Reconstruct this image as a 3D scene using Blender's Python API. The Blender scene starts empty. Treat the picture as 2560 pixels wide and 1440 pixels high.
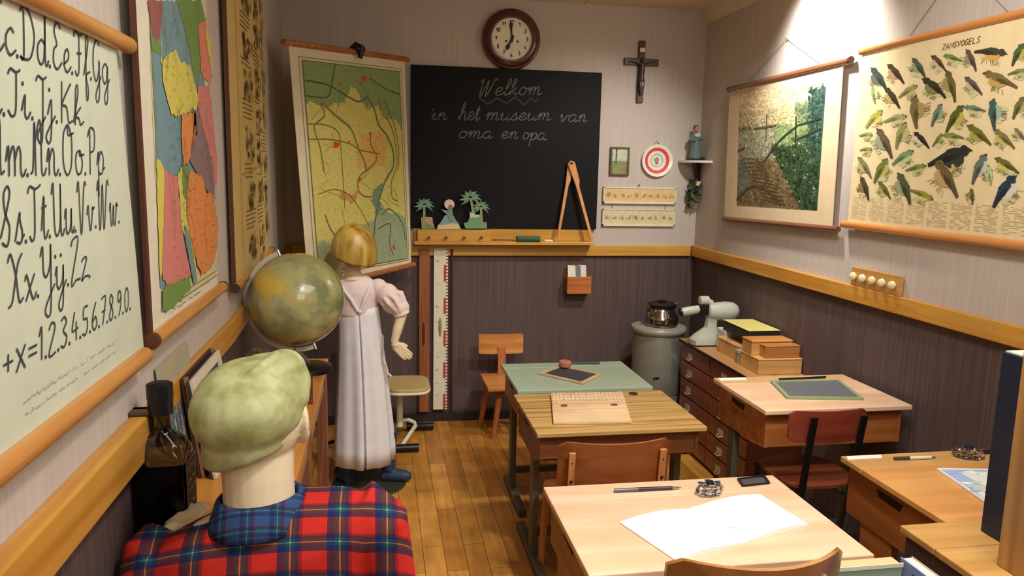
import bpy, bmesh, math, random
from mathutils import Vector, Matrix
random.seed(7)
C = bpy.context.scene.collection
# ---------------------------------------------------------------- camera
cam = bpy.data.cameras.new('camera'); cam.sensor_width = 36; cam.lens = 1896.06/2560*36; cam.clip_start = .02
co = bpy.data.objects.new('camera', cam); C.objects.link(co)
PIT, YAW, ROL = .1541, .1754, .0210
cy, sy, cp, sp = math.cos(YAW), math.sin(YAW), math.cos(PIT), math.sin(PIT)
fw = Vector((sy*cp, cy*cp, -sp)); r0 = Vector((cy, -sy, 0)); u0 = r0.cross(fw)
rr = r0*math.cos(ROL)+u0*math.sin(ROL); uu = u0*math.cos(ROL)-r0*math.sin(ROL)
co.matrix_world = Matrix(((rr.x, uu.x, -fw.x, 0), (rr.y, uu.y, -fw.y, 0), (rr.z, uu.z, -fw.z, 1.55), (0, 0, 0, 1)))
bpy.context.scene.camera = co
# ---------------------------------------------------------------- light
vs = bpy.context.scene.view_settings
vs.view_transform = 'Standard'; vs.look = 'None'; vs.gamma = 1; vs.use_curve_mapping = False; vs.exposure = 0.13
w = bpy.data.worlds.new('world'); bpy.context.scene.world = w; w.use_nodes = True
w.node_tree.nodes['Background'].inputs[0].default_value = (1, .93, .85, 1)
w.node_tree.nodes['Background'].inputs[1].default_value = .10
def lamp(name, kind, loc, target, energy, col=(1, .9, .78), size=.1, angle=80, blend=.6):
    l = bpy.data.lights.new(name, kind); l.energy = energy; l.color = col
    if kind == 'AREA': l.size = size
    else: l.shadow_soft_size = size
    if kind == 'SPOT': l.spot_size = math.radians(angle); l.spot_blend = blend
    o = bpy.data.objects.new(name, l); C.objects.link(o); o.location = loc
    o.rotation_euler = (Vector(target)-Vector(loc)).to_track_quat('-Z', 'Y').to_euler()
    return o
WARM = (1, .94, .85)
lamp('spot_wall', 'SPOT', (1.60, 3.22, 2.50), (1.98, 3.22, 2.10), 105, WARM, .05, 96, .8)
lamp('fill_right', 'SPOT', (1.05, 1.9, 2.48), (1.98, 2.45, 1.6), 42, WARM, .08, 80, .9)  # added fill light, brightens the bird chart and right wall
lamp('fill_girl', 'SPOT', (.35, 2.3, 2.48), (-.05, 3.7, .8), 55, WARM, .06, 62, .9)  # extra fill put in to lift the girl and the regional map
lamp('spot_front', 'SPOT', (.95, 1.15, 2.46), (.85, 1.75, .7), 105, WARM, .06, 75, .8)
lamp('spot_mid', 'SPOT', (1.25, 2.3, 2.46), (.95, 3.2, .6), 92, WARM, .06, 84, .9)
lamp('spot_back', 'SPOT', (1.80, 3.15, 2.50), (1.22, 4.54, 1.10), 92, WARM, .05, 74, 1)
lamp('spot_left', 'SPOT', (.45, .7, 2.46), (-.36, 1.7, 1.0), 37, WARM, .06, 74, .9)
lamp('ceiling_fill', 'AREA', (1.0, .6, 2.48), (1.0, .6, 0), 28, WARM, 1.4)  # unseen soft fill added below the ceiling, not a room fitting
lamp('rear_fill', 'AREA', (.8, -1.0, 2.3), (.8, 2.0, .6), 17, WARM, 1.2)  # added fill from behind the camera, no real lamp there
# ---------------------------------------------------------------- materials
def lin(c):
    return tuple(((v/255)/12.92 if v/255 <= .04045 else ((v/255+.055)/1.055)**2.4) for v in c)
def newmat(name):
    m = bpy.data.materials.new(name); m.use_nodes = True
    return m, m.node_tree, m.node_tree.nodes['Principled BSDF']
MC = {}
def flat(rgb, rough=.6, metal=0, spec=.4, bump=0, coat=0):
    k = (tuple(rgb), rough, metal, spec, bump, coat)
    if k in MC: return MC[k]
    m, t, b = newmat('paint_%d_%d_%d' % tuple(rgb)); c = lin(rgb)
    n = t.nodes.new('ShaderNodeTexNoise'); n.inputs['Scale'].default_value = 18; n.inputs['Detail'].default_value = 3
    tc = t.nodes.new('ShaderNodeTexCoord'); t.links.new(tc.outputs['Object'], n.inputs['Vector'])
    mx = t.nodes.new('ShaderNodeMix'); mx.data_type = 'RGBA'
    mx.inputs[6].default_value = (c[0]*.88, c[1]*.88, c[2]*.88, 1); mx.inputs[7].default_value = (min(1, c[0]*1.1), min(1, c[1]*1.1), min(1, c[2]*1.1), 1)
    t.links.new(n.outputs[0], mx.inputs[0]); t.links.new(mx.outputs[2], b.inputs['Base Color'])
    b.inputs['Roughness'].default_value = rough; b.inputs['Metallic'].default_value = metal
    b.inputs['Specular IOR Level'].default_value = spec; b.inputs['Coat Weight'].default_value = coat
    if bump:
        bp = t.nodes.new('ShaderNodeBump'); bp.inputs['Strength'].default_value = bump; bp.inputs['Distance'].default_value = .01
        t.links.new(n.outputs[0], bp.inputs['Height']); t.links.new(bp.outputs[0], b.inputs['Normal'])
    MC[k] = m; return m
def wood(a, b_, axis='X', rough=.45, fine=1.0, coat=0.0, streak=.6):
    k = ('w', a, b_, axis, rough, fine, coat, streak)
    if k in MC: return MC[k]
    m, t, b = newmat('wood'); tc = t.nodes.new('ShaderNodeTexCoord'); mp = t.nodes.new('ShaderNodeMapping')
    s = [38*fine]*3; s['XYZ'.index(axis)] = 2.2*fine
    mp.inputs['Scale'].default_value = s
    n = t.nodes.new('ShaderNodeTexNoise'); n.inputs['Scale'].default_value = 1; n.inputs['Detail'].default_value = 5; n.inputs['Distortion'].default_value = .8
    n2 = t.nodes.new('ShaderNodeTexNoise'); n2.inputs['Scale'].default_value = 5; n2.inputs['Detail'].default_value = 2
    r = t.nodes.new('ShaderNodeValToRGB'); r.color_ramp.elements[0].position = .5-.5*streak*.5; r.color_ramp.elements[1].position = .5+.25
    r.color_ramp.elements[0].color = (*lin(b_), 1); r.color_ramp.elements[1].color = (*lin(a), 1)
    mx = t.nodes.new('ShaderNodeMix'); mx.data_type = 'RGBA'; mx.blend_type = 'MULTIPLY'; mx.inputs[0].default_value = .35
    t.links.new(tc.outputs['Object'], mp.inputs[0]); t.links.new(mp.outputs[0], n.inputs['Vector']); t.links.new(tc.outputs['Object'], n2.inputs['Vector'])
    t.links.new(n.outputs[0], r.inputs[0]); t.links.new(r.outputs[0], mx.inputs[6]); t.links.new(n2.outputs[0], mx.inputs[7])
    g = t.nodes.new('ShaderNodeMath'); g.operation = 'ADD'; g.inputs[1].default_value = .35
    t.links.new(n2.outputs[0], g.inputs[0]); t.links.new(g.outputs[0], mx.inputs[7])
    t.links.new(mx.outputs[2], b.inputs['Base Color']); b.inputs['Roughness'].default_value = rough; b.inputs['Coat Weight'].default_value = coat
    b.inputs['Coat Roughness'].default_value = .25
    bp = t.nodes.new('ShaderNodeBump'); bp.inputs['Strength'].default_value = .12; bp.inputs['Distance'].default_value = .003
    t.links.new(n.outputs[0], bp.inputs['Height']); t.links.new(bp.outputs[0], b.inputs['Normal'])
    MC[k] = m; return m
def m_print():
    m, t, b = newmat('printed_paper'); a = t.nodes.new('ShaderNodeAttribute'); a.attribute_name = 'Col'
    t.links.new(a.outputs['Color'], b.inputs['Base Color']); b.inputs['Roughness'].default_value = .6; b.inputs['Specular IOR Level'].default_value = .3
    return m
PRINT = m_print()
def m_wall():
    m, t, b = newmat('two_tone_wallpaper'); N = t.nodes.new; L = t.links.new
    tc = N('ShaderNodeTexCoord'); mp = N('ShaderNodeMapping'); mp.inputs['Scale'].default_value = (110, 110, 1.6)
    n = N('ShaderNodeTexNoise'); n.inputs['Scale'].default_value = 1; n.inputs['Detail'].default_value = 4
    L(tc.outputs['Object'], mp.inputs[0]); L(mp.outputs[0], n.inputs['Vector'])
    ru = N('ShaderNodeValToRGB'); ru.color_ramp.elements[0].position = .3; ru.color_ramp.elements[1].position = .7
    ru.color_ramp.elements[0].color = (*lin((188, 179, 172)), 1); ru.color_ramp.elements[1].color = (*lin((200, 191, 184)), 1)
    rl = N('ShaderNodeValToRGB'); rl.color_ramp.elements[0].position = .3; rl.color_ramp.elements[1].position = .7
    rl.color_ramp.elements[0].color = (*lin((80, 65, 64)), 1); rl.color_ramp.elements[1].color = (*lin((99, 83, 80)), 1)
    L(n.outputs[0], ru.inputs[0]); L(n.outputs[0], rl.inputs[0])
    sx = N('ShaderNodeSeparateXYZ'); L(tc.outputs['Object'], sx.inputs[0])
    gt = N('ShaderNodeMath'); gt.operation = 'GREATER_THAN'; gt.inputs[1].default_value = 1.06; L(sx.outputs[2], gt.inputs[0])
    mx = N('ShaderNodeMix'); mx.data_type = 'RGBA'; L(gt.outputs[0], mx.inputs[0]); L(rl.outputs[0], mx.inputs[6]); L(ru.outputs[0], mx.inputs[7])
    L(mx.outputs[2], b.inputs['Base Color']); b.inputs['Roughness'].default_value = .7; b.inputs['Specular IOR Level'].default_value = .3
    bp = N('ShaderNodeBump'); bp.inputs['Strength'].default_value = .1; bp.inputs['Distance'].default_value = .003
    L(n.outputs[0], bp.inputs['Height']); L(bp.outputs[0], b.inputs['Normal'])
    return m
def m_floor():
    m, t, b = newmat('plank_floor'); N = t.nodes.new; L = t.links.new
    tc = N('ShaderNodeTexCoord'); mp = N('ShaderNodeMapping'); mp.inputs['Rotation'].default_value = (0, 0, math.pi/2)
    br = N('ShaderNodeTexBrick'); br.inputs['Scale'].default_value = 1; br.inputs['Brick Width'].default_value = .55; br.inputs['Row Height'].default_value = .085
    br.inputs['Mortar Size'].default_value = .0012; br.offset = .37; br.inputs['Color1'].default_value = (*lin((214, 154, 70)), 1); br.inputs['Color2'].default_value = (*lin((178, 118, 46)), 1)
    br.inputs['Mortar'].default_value = (*lin((90, 48, 18)), 1); br.inputs['Bias'].default_value = .1
    L(tc.outputs['Object'], mp.inputs[0]); L(mp.outputs[0], br.inputs['Vector'])
    m2 = N('ShaderNodeMapping'); m2.inputs['Scale'].default_value = (40, 3, 1); n = N('ShaderNodeTexNoise'); n.inputs['Scale'].default_value = 1; n.inputs['Detail'].default_value = 5
    L(tc.outputs['Object'], m2.inputs[0]); L(m2.outputs[0], n.inputs['Vector'])
    n2 = N('ShaderNodeTexNoise'); n2.inputs['Scale'].default_value = 7; n2.inputs['Detail'].default_value = 4; L(tc.outputs['Object'], n2.inputs['Vector'])
    ad = N('ShaderNodeMath'); ad.operation = 'ADD'; L(n.outputs[0], ad.inputs[0]); L(n2.outputs[0], ad.inputs[1])
    mr = N('ShaderNodeMapRange'); mr.inputs[1].default_value = .7; mr.inputs[2].default_value = 1.3; mr.inputs[3].default_value = .6; mr.inputs[4].default_value = 1.15; L(ad.outputs[0], mr.inputs[0])
    mx = N('ShaderNodeMix'); mx.data_type = 'RGBA'; mx.blend_type = 'MULTIPLY'; mx.inputs[0].default_value = 1
    L(br.outputs[0], mx.inputs[6]); L(mr.outputs[0], mx.inputs[7]); L(mx.outputs[2], b.inputs['Base Color'])
    b.inputs['Roughness'].default_value = .38; b.inputs['Specular IOR Level'].default_value = .5
    bp = N('ShaderNodeBump'); bp.inputs['Strength'].default_value = .25; bp.inputs['Distance'].default_value = .003; L(br.outputs['Fac'], bp.inputs['Height']); bp.invert = True
    L(bp.outputs[0], b.inputs['Normal']); return m
def m_plaid():
    m, t, b = newmat('plaid_flannel'); N = t.nodes.new; L = t.links.new
    tc = N('ShaderNodeTexCoord'); sx = N('ShaderNodeSeparateXYZ'); L(tc.outputs['Object'], sx.inputs[0])
    def band(src, off, per):
        a = N('ShaderNodeMath'); a.operation = 'MULTIPLY_ADD'; a.inputs[1].default_value = 1/per; a.inputs[2].default_value = off; L(src, a.inputs[0])
        f = N('ShaderNodeMath'); f.operation = 'FRACT'; L(a.outputs[0], f.inputs[0])
        r = N('ShaderNodeValToRGB'); r.color_ramp.interpolation = 'CONSTANT'; e = r.color_ramp.elements
        red, navy, teal, yel = lin((194, 46, 38)), lin((34, 38, 88)), lin((26, 74, 84)), lin((214, 190, 130))
        st = [(0, red), (.50, navy), (.66, teal), (.745, yel), (.775, teal), (.86, navy), (.93, lin((110, 30, 50)))]
        e[0].position = 0; e[0].color = (*st[0][1], 1); e[1].position = st[1][0]; e[1].color = (*st[1][1], 1)
        for p, c in st[2:]:
            q = e.new(p); q.color = (*c, 1)
        L(f.outputs[0], r.inputs[0]); return r.outputs[0]
    y3 = N('ShaderNodeMath'); y3.operation = 'MULTIPLY_ADD'; y3.inputs[1].default_value = .8; L(sx.outputs[1], y3.inputs[0]); L(sx.outputs[2], y3.inputs[2])
    c1 = band(sx.outputs[0], .12, .076); c2 = band(y3.outputs[0], .30, .066)
    mx = N('ShaderNodeMix'); mx.data_type = 'RGBA'; mx.blend_type = 'MULTIPLY'; mx.inputs[0].default_value = 1; L(c1, mx.inputs[6]); L(c2, mx.inputs[7])
    gm = N('ShaderNodeGamma'); gm.inputs[1].default_value = .5; L(mx.outputs[2], gm.inputs[0]); L(gm.outputs[0], b.inputs['Base Color']); b.inputs['Roughness'].default_value = .9; b.inputs['Specular IOR Level'].default_value = .15
    n = N('ShaderNodeTexNoise'); n.inputs['Scale'].default_value = 300; bp = N('ShaderNodeBump'); bp.inputs['Strength'].default_value = .2; bp.inputs['Distance'].default_value = .002
    L(tc.outputs['Object'], n.inputs['Vector']); L(n.outputs[0], bp.inputs['Height']); L(bp.outputs[0], b.inputs['Normal']); return m
def m_globe():
    m, t, b = newmat('globe_print'); N = t.nodes.new; L = t.links.new
    tc = N('ShaderNodeTexCoord'); n = N('ShaderNodeTexNoise'); n.inputs['Scale'].default_value = 6; n.inputs['Detail'].default_value = 10; n.inputs['Roughness'].default_value = .6
    L(tc.outputs['Object'], n.inputs['Vector']); r = N('ShaderNodeValToRGB'); e = r.color_ramp.elements
    e[0].position = .40; e[0].color = (*lin((124, 134, 92)), 1); e[1].position = .52; e[1].color = (*lin((176, 178, 126)), 1)
    for p, c in ((.56, (182, 174, 104)), (.60, (208, 184, 82)), (.72, (206, 166, 74))):
        q = e.new(p); q.color = (*lin(c), 1)
    L(n.outputs[0], r.inputs[0]); L(r.outputs[0], b.inputs['Base Color']); b.inputs['Roughness'].default_value = .25; b.inputs['Coat Weight'].default_value = .7; b.inputs['Coat Roughness'].default_value = .05
    return m
def m_glass(rgb, rough=.03):
    m, t, b = newmat('glass'); b.inputs['Base Color'].default_value = (*lin(rgb), 1); b.inputs['Transmission Weight'].default_value = 1; b.inputs['Roughness'].default_value = rough; return m
def m_slatwood():
    m, t, b = newmat('striped_laminate'); N = t.nodes.new; L = t.links.new
    tc = N('ShaderNodeTexCoord'); mp = N('ShaderNodeMapping'); mp.inputs['Scale'].default_value = (1.2, 55, 55); n = N('ShaderNodeTexNoise'); n.inputs['Scale'].default_value = 1; n.inputs['Detail'].default_value = 4
    L(tc.outputs['Object'], mp.inputs[0]); L(mp.outputs[0], n.inputs['Vector']); r = N('ShaderNodeValToRGB'); e = r.color_ramp.elements
    e[0].position = .36; e[0].color = (*lin((142, 108, 56)), 1); e[1].position = .56; e[1].color = (*lin((188, 152, 92)), 1)
    L(n.outputs[0], r.inputs[0]); L(r.outputs[0], b.inputs['Base Color']); b.inputs['Roughness'].default_value = .4; return m
# ---------------------------------------------------------------- mesh builder
def V(p): return Vector(p)
class MB:
    def __init__(s): s.v = []; s.f = []; s.c = []; s.mi = []; s.k = 0
    def add(s, vs, fs, col=None, mi=0):
        o = len(s.v); s.v += [tuple(p) for p in vs]; s.f += [tuple(i+o for i in f) for f in fs]; s.c += [col]*len(fs); s.mi += [mi]*len(fs); return s
    def box(s, x0, x1, y0, y1, z0, z1, col=None, mi=0):
        vs = [(x, y, z) for x in (x0, x1) for y in (y0, y1) for z in (z0, z1)]
        return s.add(vs, [(0, 1, 3, 2), (4, 6, 7, 5), (0, 4, 5, 1), (2, 3, 7, 6), (0, 2, 6, 4), (1, 5, 7, 3)], col, mi)
    def quadslab(s, P, n, t, col=None, mi=0):            # P: polygon corners, extruded by t along n
        n = V(n).normalized()*t; k = len(P); vs = [V(p) for p in P]+[V(p)+n for p in P]
        fs = [tuple(range(k))[::-1], tuple(range(k, 2*k))]+[(i, (i+1) % k, k+(i+1) % k, k+i) for i in range(k)]
        return s.add(vs, fs, col, mi)
    def poly(s, P, col=None, mi=0): return s.add(P, [tuple(range(len(P)))], col, mi)
    def ring(s, c, ax, r, n, a=None):
        ax = V(ax).normalized(); h = V((0, 0, 1)) if abs(ax.z) < .9 else V((1, 0, 0)); e1 = ax.cross(h).normalized(); e2 = ax.cross(e1)
        return [V(c)+e1*r*math.cos(2*math.pi*i/n)+e2*r*math.sin(2*math.pi*i/n) for i in range(n)]
    def loft(s, rings, caps=True, col=None, mi=0, closed=False):
        n = len(rings[0]); vs = [p for r in rings for p in r]; fs = []
        m = len(rings)
        for j in range(m if closed else m-1):
            a = j*n; b = ((j+1) % m)*n
            fs += [(a+i, a+(i+1) % n, b+(i+1) % n, b+i) for i in range(n)]
        if caps and not closed: fs += [tuple(range(n))[::-1], tuple(range((m-1)*n, m*n))]
        return s.add(vs, fs, col, mi)
    def cyl(s, p0, p1, r0, r1=None, n=20, col=None, mi=0):
        r1 = r0 if r1 is None else r1; ax = V(p1)-V(p0)
        return s.loft([s.ring(p0, ax, r0, n), s.ring(p1, ax, r1, n)], True, col, mi)
    def tube(s, pts, r, n=10, closed=False, col=None, mi=0):
        pts = [V(p) for p in pts]; m = len(pts); rs = r if isinstance(r, (list, tuple)) else [r]*m; R = []
        e1 = None
        for i in range(m):
            a = pts[(i-1) % m] if (i or closed) else pts[0]; b = pts[(i+1) % m] if (i < m-1 or closed) else pts[-1]
            t = (b-a).normalized()
            if e1 is None:
                h = V((0, 0, 1)) if abs(t.z) < .9 else V((1, 0, 0)); e1 = t.cross(h).normalized()
            else: e1 = (e1-t*e1.dot(t)).normalized()
            e2 = t.cross(e1)
            R.append([pts[i]+e1*rs[i]*math.cos(2*math.pi*k/n)+e2*rs[i]*math.sin(2*math.pi*k/n) for k in range(n)])
        return s.loft(R, True, col, mi, closed)
    def lathe(s, prof, c=(0, 0, 0), n=32, col=None, mi=0, caps=True):
        return s.loft([[V(c)+V((r*math.cos(2*math.pi*i/n), r*math.sin(2*math.pi*i/n), z)) for i in range(n)] for r, z in prof], caps, col, mi)
    def ell(s, c, r, rot=None, n=24, m=14, col=None, mi=0):
        R = []; M = rot or Matrix.Identity(3)
        for j in range(m+1):
            a = -math.pi/2+math.pi*j/m; a = max(-1.54, min(1.54, a))
            R.append([V(c)+M @ V((r[0]*math.cos(a)*math.cos(2*math.pi*i/n), r[1]*math.cos(a)*math.sin(2*math.pi*i/n), r[2]*math.sin(a))) for i in range(n)])
        return s.loft(R, True, col, mi)
    def ribbon(s, pts, nrm, wd, col=None, mi=0):
        nrm = V(nrm); s.k += 1; o_ = nrm.normalized()*(s.k % 40)*1.5e-5; pts = [V(p)+o_ for p in pts]; m = len(pts); L = []; R = []
        if m < 2: return s
        for i in range(m):
            t = pts[min(i+1, m-1)]-pts[max(i-1, 0)]
            if t.length < 1e-7: t = V((0, .001, 0))
            d = t.normalized().cross(nrm).normalized()*wd/2; L.append(pts[i]+d); R.append(pts[i]-d)
        return s.add(L+R, [(i, i+1, m+i+1, m+i) for i in range(m-1)], col, mi)
    def build(s, name, mat, parent=None, smooth=False, bevel=0, label=None, cat=None, group=None, kind=None, base=None, mods=(), sub=0, remesh=0, auto=True):
        me = bpy.data.meshes.new(name)
        if parent is not None: org = Vector(tuple(parent.get('_o', (0, 0, 0))))
        elif base is not None: org = V(base)
        else:
            xs, ys, zs = zip(*s.v); org = V(((min(xs)+max(xs))/2, (min(ys)+max(ys))/2, min(zs)))
            if kind == 'structure': org = V((0, 0, 0))
        me.from_pydata([tuple(V(p)-org) for p in s.v], [], s.f)
        mats = mat if isinstance(mat, (list, tuple)) else [mat]
        for m in mats: me.materials.append(m)
        me.polygons.foreach_set('material_index', s.mi)
        if any(c is not None for c in s.c):
            ca = me.color_attributes.new('Col', 'FLOAT_COLOR', 'CORNER')
            i = 0
            for f, c in zip(me.polygons, s.c):
                c = lin(c) if c else (1, 1, 1)
                for _ in range(f.loop_total): ca.data[i].color = (*c, 1); i += 1
        if smooth: me.polygons.foreach_set('use_smooth', [True]*len(me.polygons))
        bm = bmesh.new(); bm.from_mesh(me)
        if not any(c is not None for c in s.c): bmesh.ops.recalc_face_normals(bm, faces=bm.faces)
        bm.to_mesh(me); bm.free(); me.update()
        o = bpy.data.objects.new(name, me); C.objects.link(o)
        if parent is not None: o.parent = parent; o['_o'] = tuple(parent.get('_o', (0, 0, 0)))
        else: o.location = org; o['_o'] = tuple(org)
        if remesh:
            r = o.modifiers.new('remesh', 'REMESH'); r.mode = 'VOXEL'; r.voxel_size = remesh; r.use_smooth_shade = True
            q = o.modifiers.new('smooth', 'SMOOTH'); q.iterations = 5; q.factor = .6
        if bevel:
            b = o.modifiers.new('bevel', 'BEVEL'); b.width = bevel; b.segments = 2; b.limit_method = 'ANGLE'; b.angle_limit = .7
        if sub:
            b = o.modifiers.new('sub', 'SUBSURF'); b.levels = sub; b.render_levels = sub
        if smooth and auto and not sub and not remesh:
            e = o.modifiers.new('split', 'EDGE_SPLIT'); e.split_angle = math.radians(40)
        if label: o['label'] = label
        if cat: o['category'] = cat
        if group: o['group'] = group
        if kind: o['kind'] = kind
        return o
def thing(name, loc, label, cat, group=None):
    o = bpy.data.objects.new(name, None); C.objects.link(o); o.location = loc; o['_o'] = tuple(loc)
    o.empty_display_size = .05; o['label'] = label; o['category'] = cat
    if group: o['group'] = group
    return o
def bx(*a): return MB().box(*a)
def lerp(a, b, t): return V(a)*(1-t)+V(b)*t
def bil(Q, u, v):     # Q = TL, TR, BR, BL ; u right, v down
    return lerp(lerp(Q[0], Q[1], u), lerp(Q[3], Q[2], u), v)
def smooth_path(P, k=5):
    if len(P) < 3: return [V((*p, 0)) if len(p) == 2 else V(p) for p in P]
    P = [V((*p, 0)) if len(p) == 2 else V(p) for p in P]; out = []
    for i in range(len(P)-1):
        a = P[max(i-1, 0)]; b = P[i]; c = P[i+1]; d = P[min(i+2, len(P)-1)]
        for j in range(k):
            t = j/k; out.append(.5*((2*b)+(c-a)*t+(2*a-5*b+4*c-d)*t*t+(3*b-a-3*c+d)*t*t*t))
    out.append(P[-1]); return out
# ---------------------------------------------------------------- common materials
PINE = wood((222, 176, 86), (190, 136, 48), 'X', .4, .6)
PINEY = wood((220, 168, 76), (188, 126, 44), 'Y', .4, .6)
PINEZ = wood((222, 160, 74), (186, 116, 40), 'Z', .4, .6)
BLACK = flat((20, 18, 20), .35); DARKMETAL = flat((34, 38, 36), .4, .3)
OLIVE = flat((98, 94, 78), .4, .3)
CREAM = flat((226, 222, 196), .6)
STEEL = flat((190, 190, 188), .22, .9)
ROD = wood((212, 156, 88), (176, 114, 54), 'Y', .4, .8)
# ---------------------------------------------------------------- setting
D = 4.546; XR = 1.979; ZC = 2.53; YB = -1.7; XL = -.439
WALL = m_wall()
bx(-.9, 2.2, YB-.1, D+.1, -.06, 0).build('floor', m_floor(), kind='structure')
cm, ct, cb = newmat('ceiling_tiles'); _b = ct.nodes.new('ShaderNodeTexBrick'); _t = ct.nodes.new('ShaderNodeTexCoord')
_b.inputs['Scale'].default_value = 1; _b.inputs['Brick Width'].default_value = 1.2; _b.inputs['Row Height'].default_value = .6; _b.offset = 0; _b.inputs['Mortar Size'].default_value = .006
_b.inputs['Color1'].default_value = (*lin((222, 206, 176)), 1); _b.inputs['Color2'].default_value = (*lin((216, 200, 170)), 1); _b.inputs['Mortar'].default_value = (*lin((176, 160, 134)), 1)
ct.links.new(_t.outputs['Object'], _b.inputs['Vector']); ct.links.new(_b.outputs[0], cb.inputs['Base Color']); cb.inputs['Roughness'].default_value = .8
bx(-.9, 2.2, YB-.1, D+.1, ZC, ZC+.06).build('ceiling', cm, kind='structure')
bx(-.9, 2.2, D, D+.1, 0, ZC).build('wall_back', WALL, kind='structure')
bx(XR, XR+.1, YB, D, 0, ZC).build('wall_right', WALL, kind='structure')
m = MB(); pl = [(XL, YB), (XL, 2.30), (-.522, D), (-.62, D), (-.62, YB)]
m.quadslab([(x, y, 0) for x, y in pl], (0, 0, 1), ZC); m.build('wall_left', WALL, kind='structure')
bx(-.9, 2.2, YB-.1, YB, 0, ZC).build('wall_front', WALL, kind='structure')
bx(-.5, XR-.03, D-.022, D, 1.034, 1.100).build('trim_1', PINE, kind='structure', bevel=.004)
bx(XR-.024, XR, YB, D, 1.034, 1.102).build('trim_2', PINEY, kind='structure', bevel=.004)
bx(XL, XL+.030, YB, 1.405, 1.026, 1.104).build('trim_3', PINEY, kind='structure', bevel=.004)
m = MB(); m.quadslab([(XL, 1.42, 1.034), (XL+.018, 1.42, 1.034), (XL+.018, 2.30, 1.034), (XL, 2.30, 1.034)], (0, 0, 1), .062)
m.quadslab([(XL, 2.30, 1.034), (XL+.018, 2.30, 1.034), (-.504, D, 1.034), (-.522, D, 1.034)], (0, 0, 1), .062); m.build('trim_4', PINEY, kind='structure')
m = MB(); m.quadslab([(XR-.055, YB, ZC), (XR, YB, ZC), (XR, YB, ZC-.075), (XR-.008, YB, ZC-.075)], (0, 1, 0), D-YB); m.build('trim_5', flat((214, 202, 180), .7), kind='structure')
bx(-.5, XR-.016, D-.016, D, 0, .055).build('baseboard_back', flat((44, 34, 36), .6), kind='structure', bevel=.003)
bx(XR-.016, XR, YB, D, 0, .055).build('baseboard_right', flat((44, 34, 36), .6), kind='structure', bevel=.003)
# ---------------------------------------------------------------- stroke lettering
G = {}
def g(ch, adv, *st, dots=()): G[ch] = (adv, [list(s) for s in st], list(dots))
g('a', 1.1, [(.75, .85), (.45, 1), (.1, .7), (.1, .25), (.35, 0), (.65, .25), (.75, .85), (.75, .2), (.9, 0), (1.1, .25)])
g('b', .95, [(0, .15), (.4, 1.3), (.42, 1.85), (.28, 2), (.15, 1.5), (.15, .3), (.4, 0), (.7, .3), (.6, .85), (.95, .9)])
g('c', .85, [(.7, .85), (.45, 1), (.1, .7), (.1, .25), (.4, 0), (.85, .25)])
g('d', 1.1, [(.75, .85), (.45, 1), (.1, .7), (.1, .25), (.35, 0), (.65, .25), (.78, 1.2), (.8, 2), (.78, .3), (.92, 0), (1.1, .25)])
g('e', .85, [(.0, .3), (.5, .55), (.6, .85), (.4, 1), (.15, .75), (.12, .25), (.4, 0), (.85, .3)])
g('f', .8, [(0, .1), (.45, 1.2), (.6, 1.8), (.45, 2), (.32, 1.6), (.3, .3), (.3, -.8), (.45, -1), (.55, -.5), (.3, .1), (.8, .35)])
g('g', 1.05, [(.75, .85), (.45, 1), (.1, .7), (.1, .25), (.35, 0), (.65, .25), (.78, .9), (.75, -.6), (.5, -1), (.3, -.7), (.6, -.2), (1.05, .3)])
g('h', 1.05, [(0, .1), (.35, 1.2), (.45, 1.8), (.3, 2), (.2, 1.6), (.18, 0)], [(.18, .5), (.45, .95), (.68, .85), (.7, .2), (.85, 0), (1.05, .25)])
g('i', .6, [(0, .3), (.22, 1), (.22, .2), (.38, 0), (.6, .3)], dots=[(.24, 1.45)])
g('j', .6, [(0, .3), (.28, 1), (.28, -.6), (.1, -1), (-.1, -.7), (.2, -.2), (.6, .3)], dots=[(.3, 1.45)])
g('k', .95, [(0, .1), (.3, 1.2), (.4, 1.8), (.28, 2), (.18, 1.6), (.16, 0)], [(.65, .95), (.2, .45), (.5, .35), (.65, .05), (.95, .25)])
g('l', .55, [(0, .15), (.35, 1.2), (.4, 1.8), (.25, 2), (.15, 1.5), (.15, .3), (.3, 0), (.55, .25)])
g('m', 1.4, [(0, .5), (.15, 1), (.2, .8), (.2, 0)], [(.2, .5), (.45, 1), (.6, .8), (.6, 0)], [(.6, .5), (.85, 1), (1.02, .8), (1.02, .2), (1.18, 0), (1.4, .25)])
g('n', 1.0, [(0, .5), (.15, 1), (.2, .8), (.2, 0)], [(.2, .5), (.45, 1), (.62, .8), (.62, .2), (.78, 0), (1.0, .25)])
g('o', .95, [(.5, 1), (.2, .9), (.08, .5), (.25, .05), (.6, .1), (.75, .5), (.55, .98), (.5, .8), (.95, .85)])
g('p', .95, [(0, .4), (.2, 1), (.2, 0), (.2, -1)], [(.2, .5), (.45, 1), (.75, .75), (.68, .15), (.4, 0), (.22, .12)], [(.66, .2), (.95, .3)])
g('r', .7, [(0, .3), (.2, 1.05), (.3, .8), (.25, 0)], [(.26, .5), (.45, .95), (.7, .9)])
g('s', .75, [(0, .1), (.4, 1.05), (.42, .8), (.6, .35), (.45, .02), (.1, .08)], [(.5, .1), (.75, .3)])
g('t', .65, [(0, .3), (.28, 1.6), (.24, .25), (.4, 0), (.65, .3)], [(.05, 1.15), (.5, 1.2)])
g('u', 1.05, [(0, .6), (.15, 1), (.15, .2), (.35, 0), (.65, .3), (.72, 1), (.72, .2), (.88, 0), (1.05, .25)])
g('v', .95, [(0, .6), (.15, 1), (.3, .1), (.45, 0), (.72, .9), (.66, .8), (.95, .9)])
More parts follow.
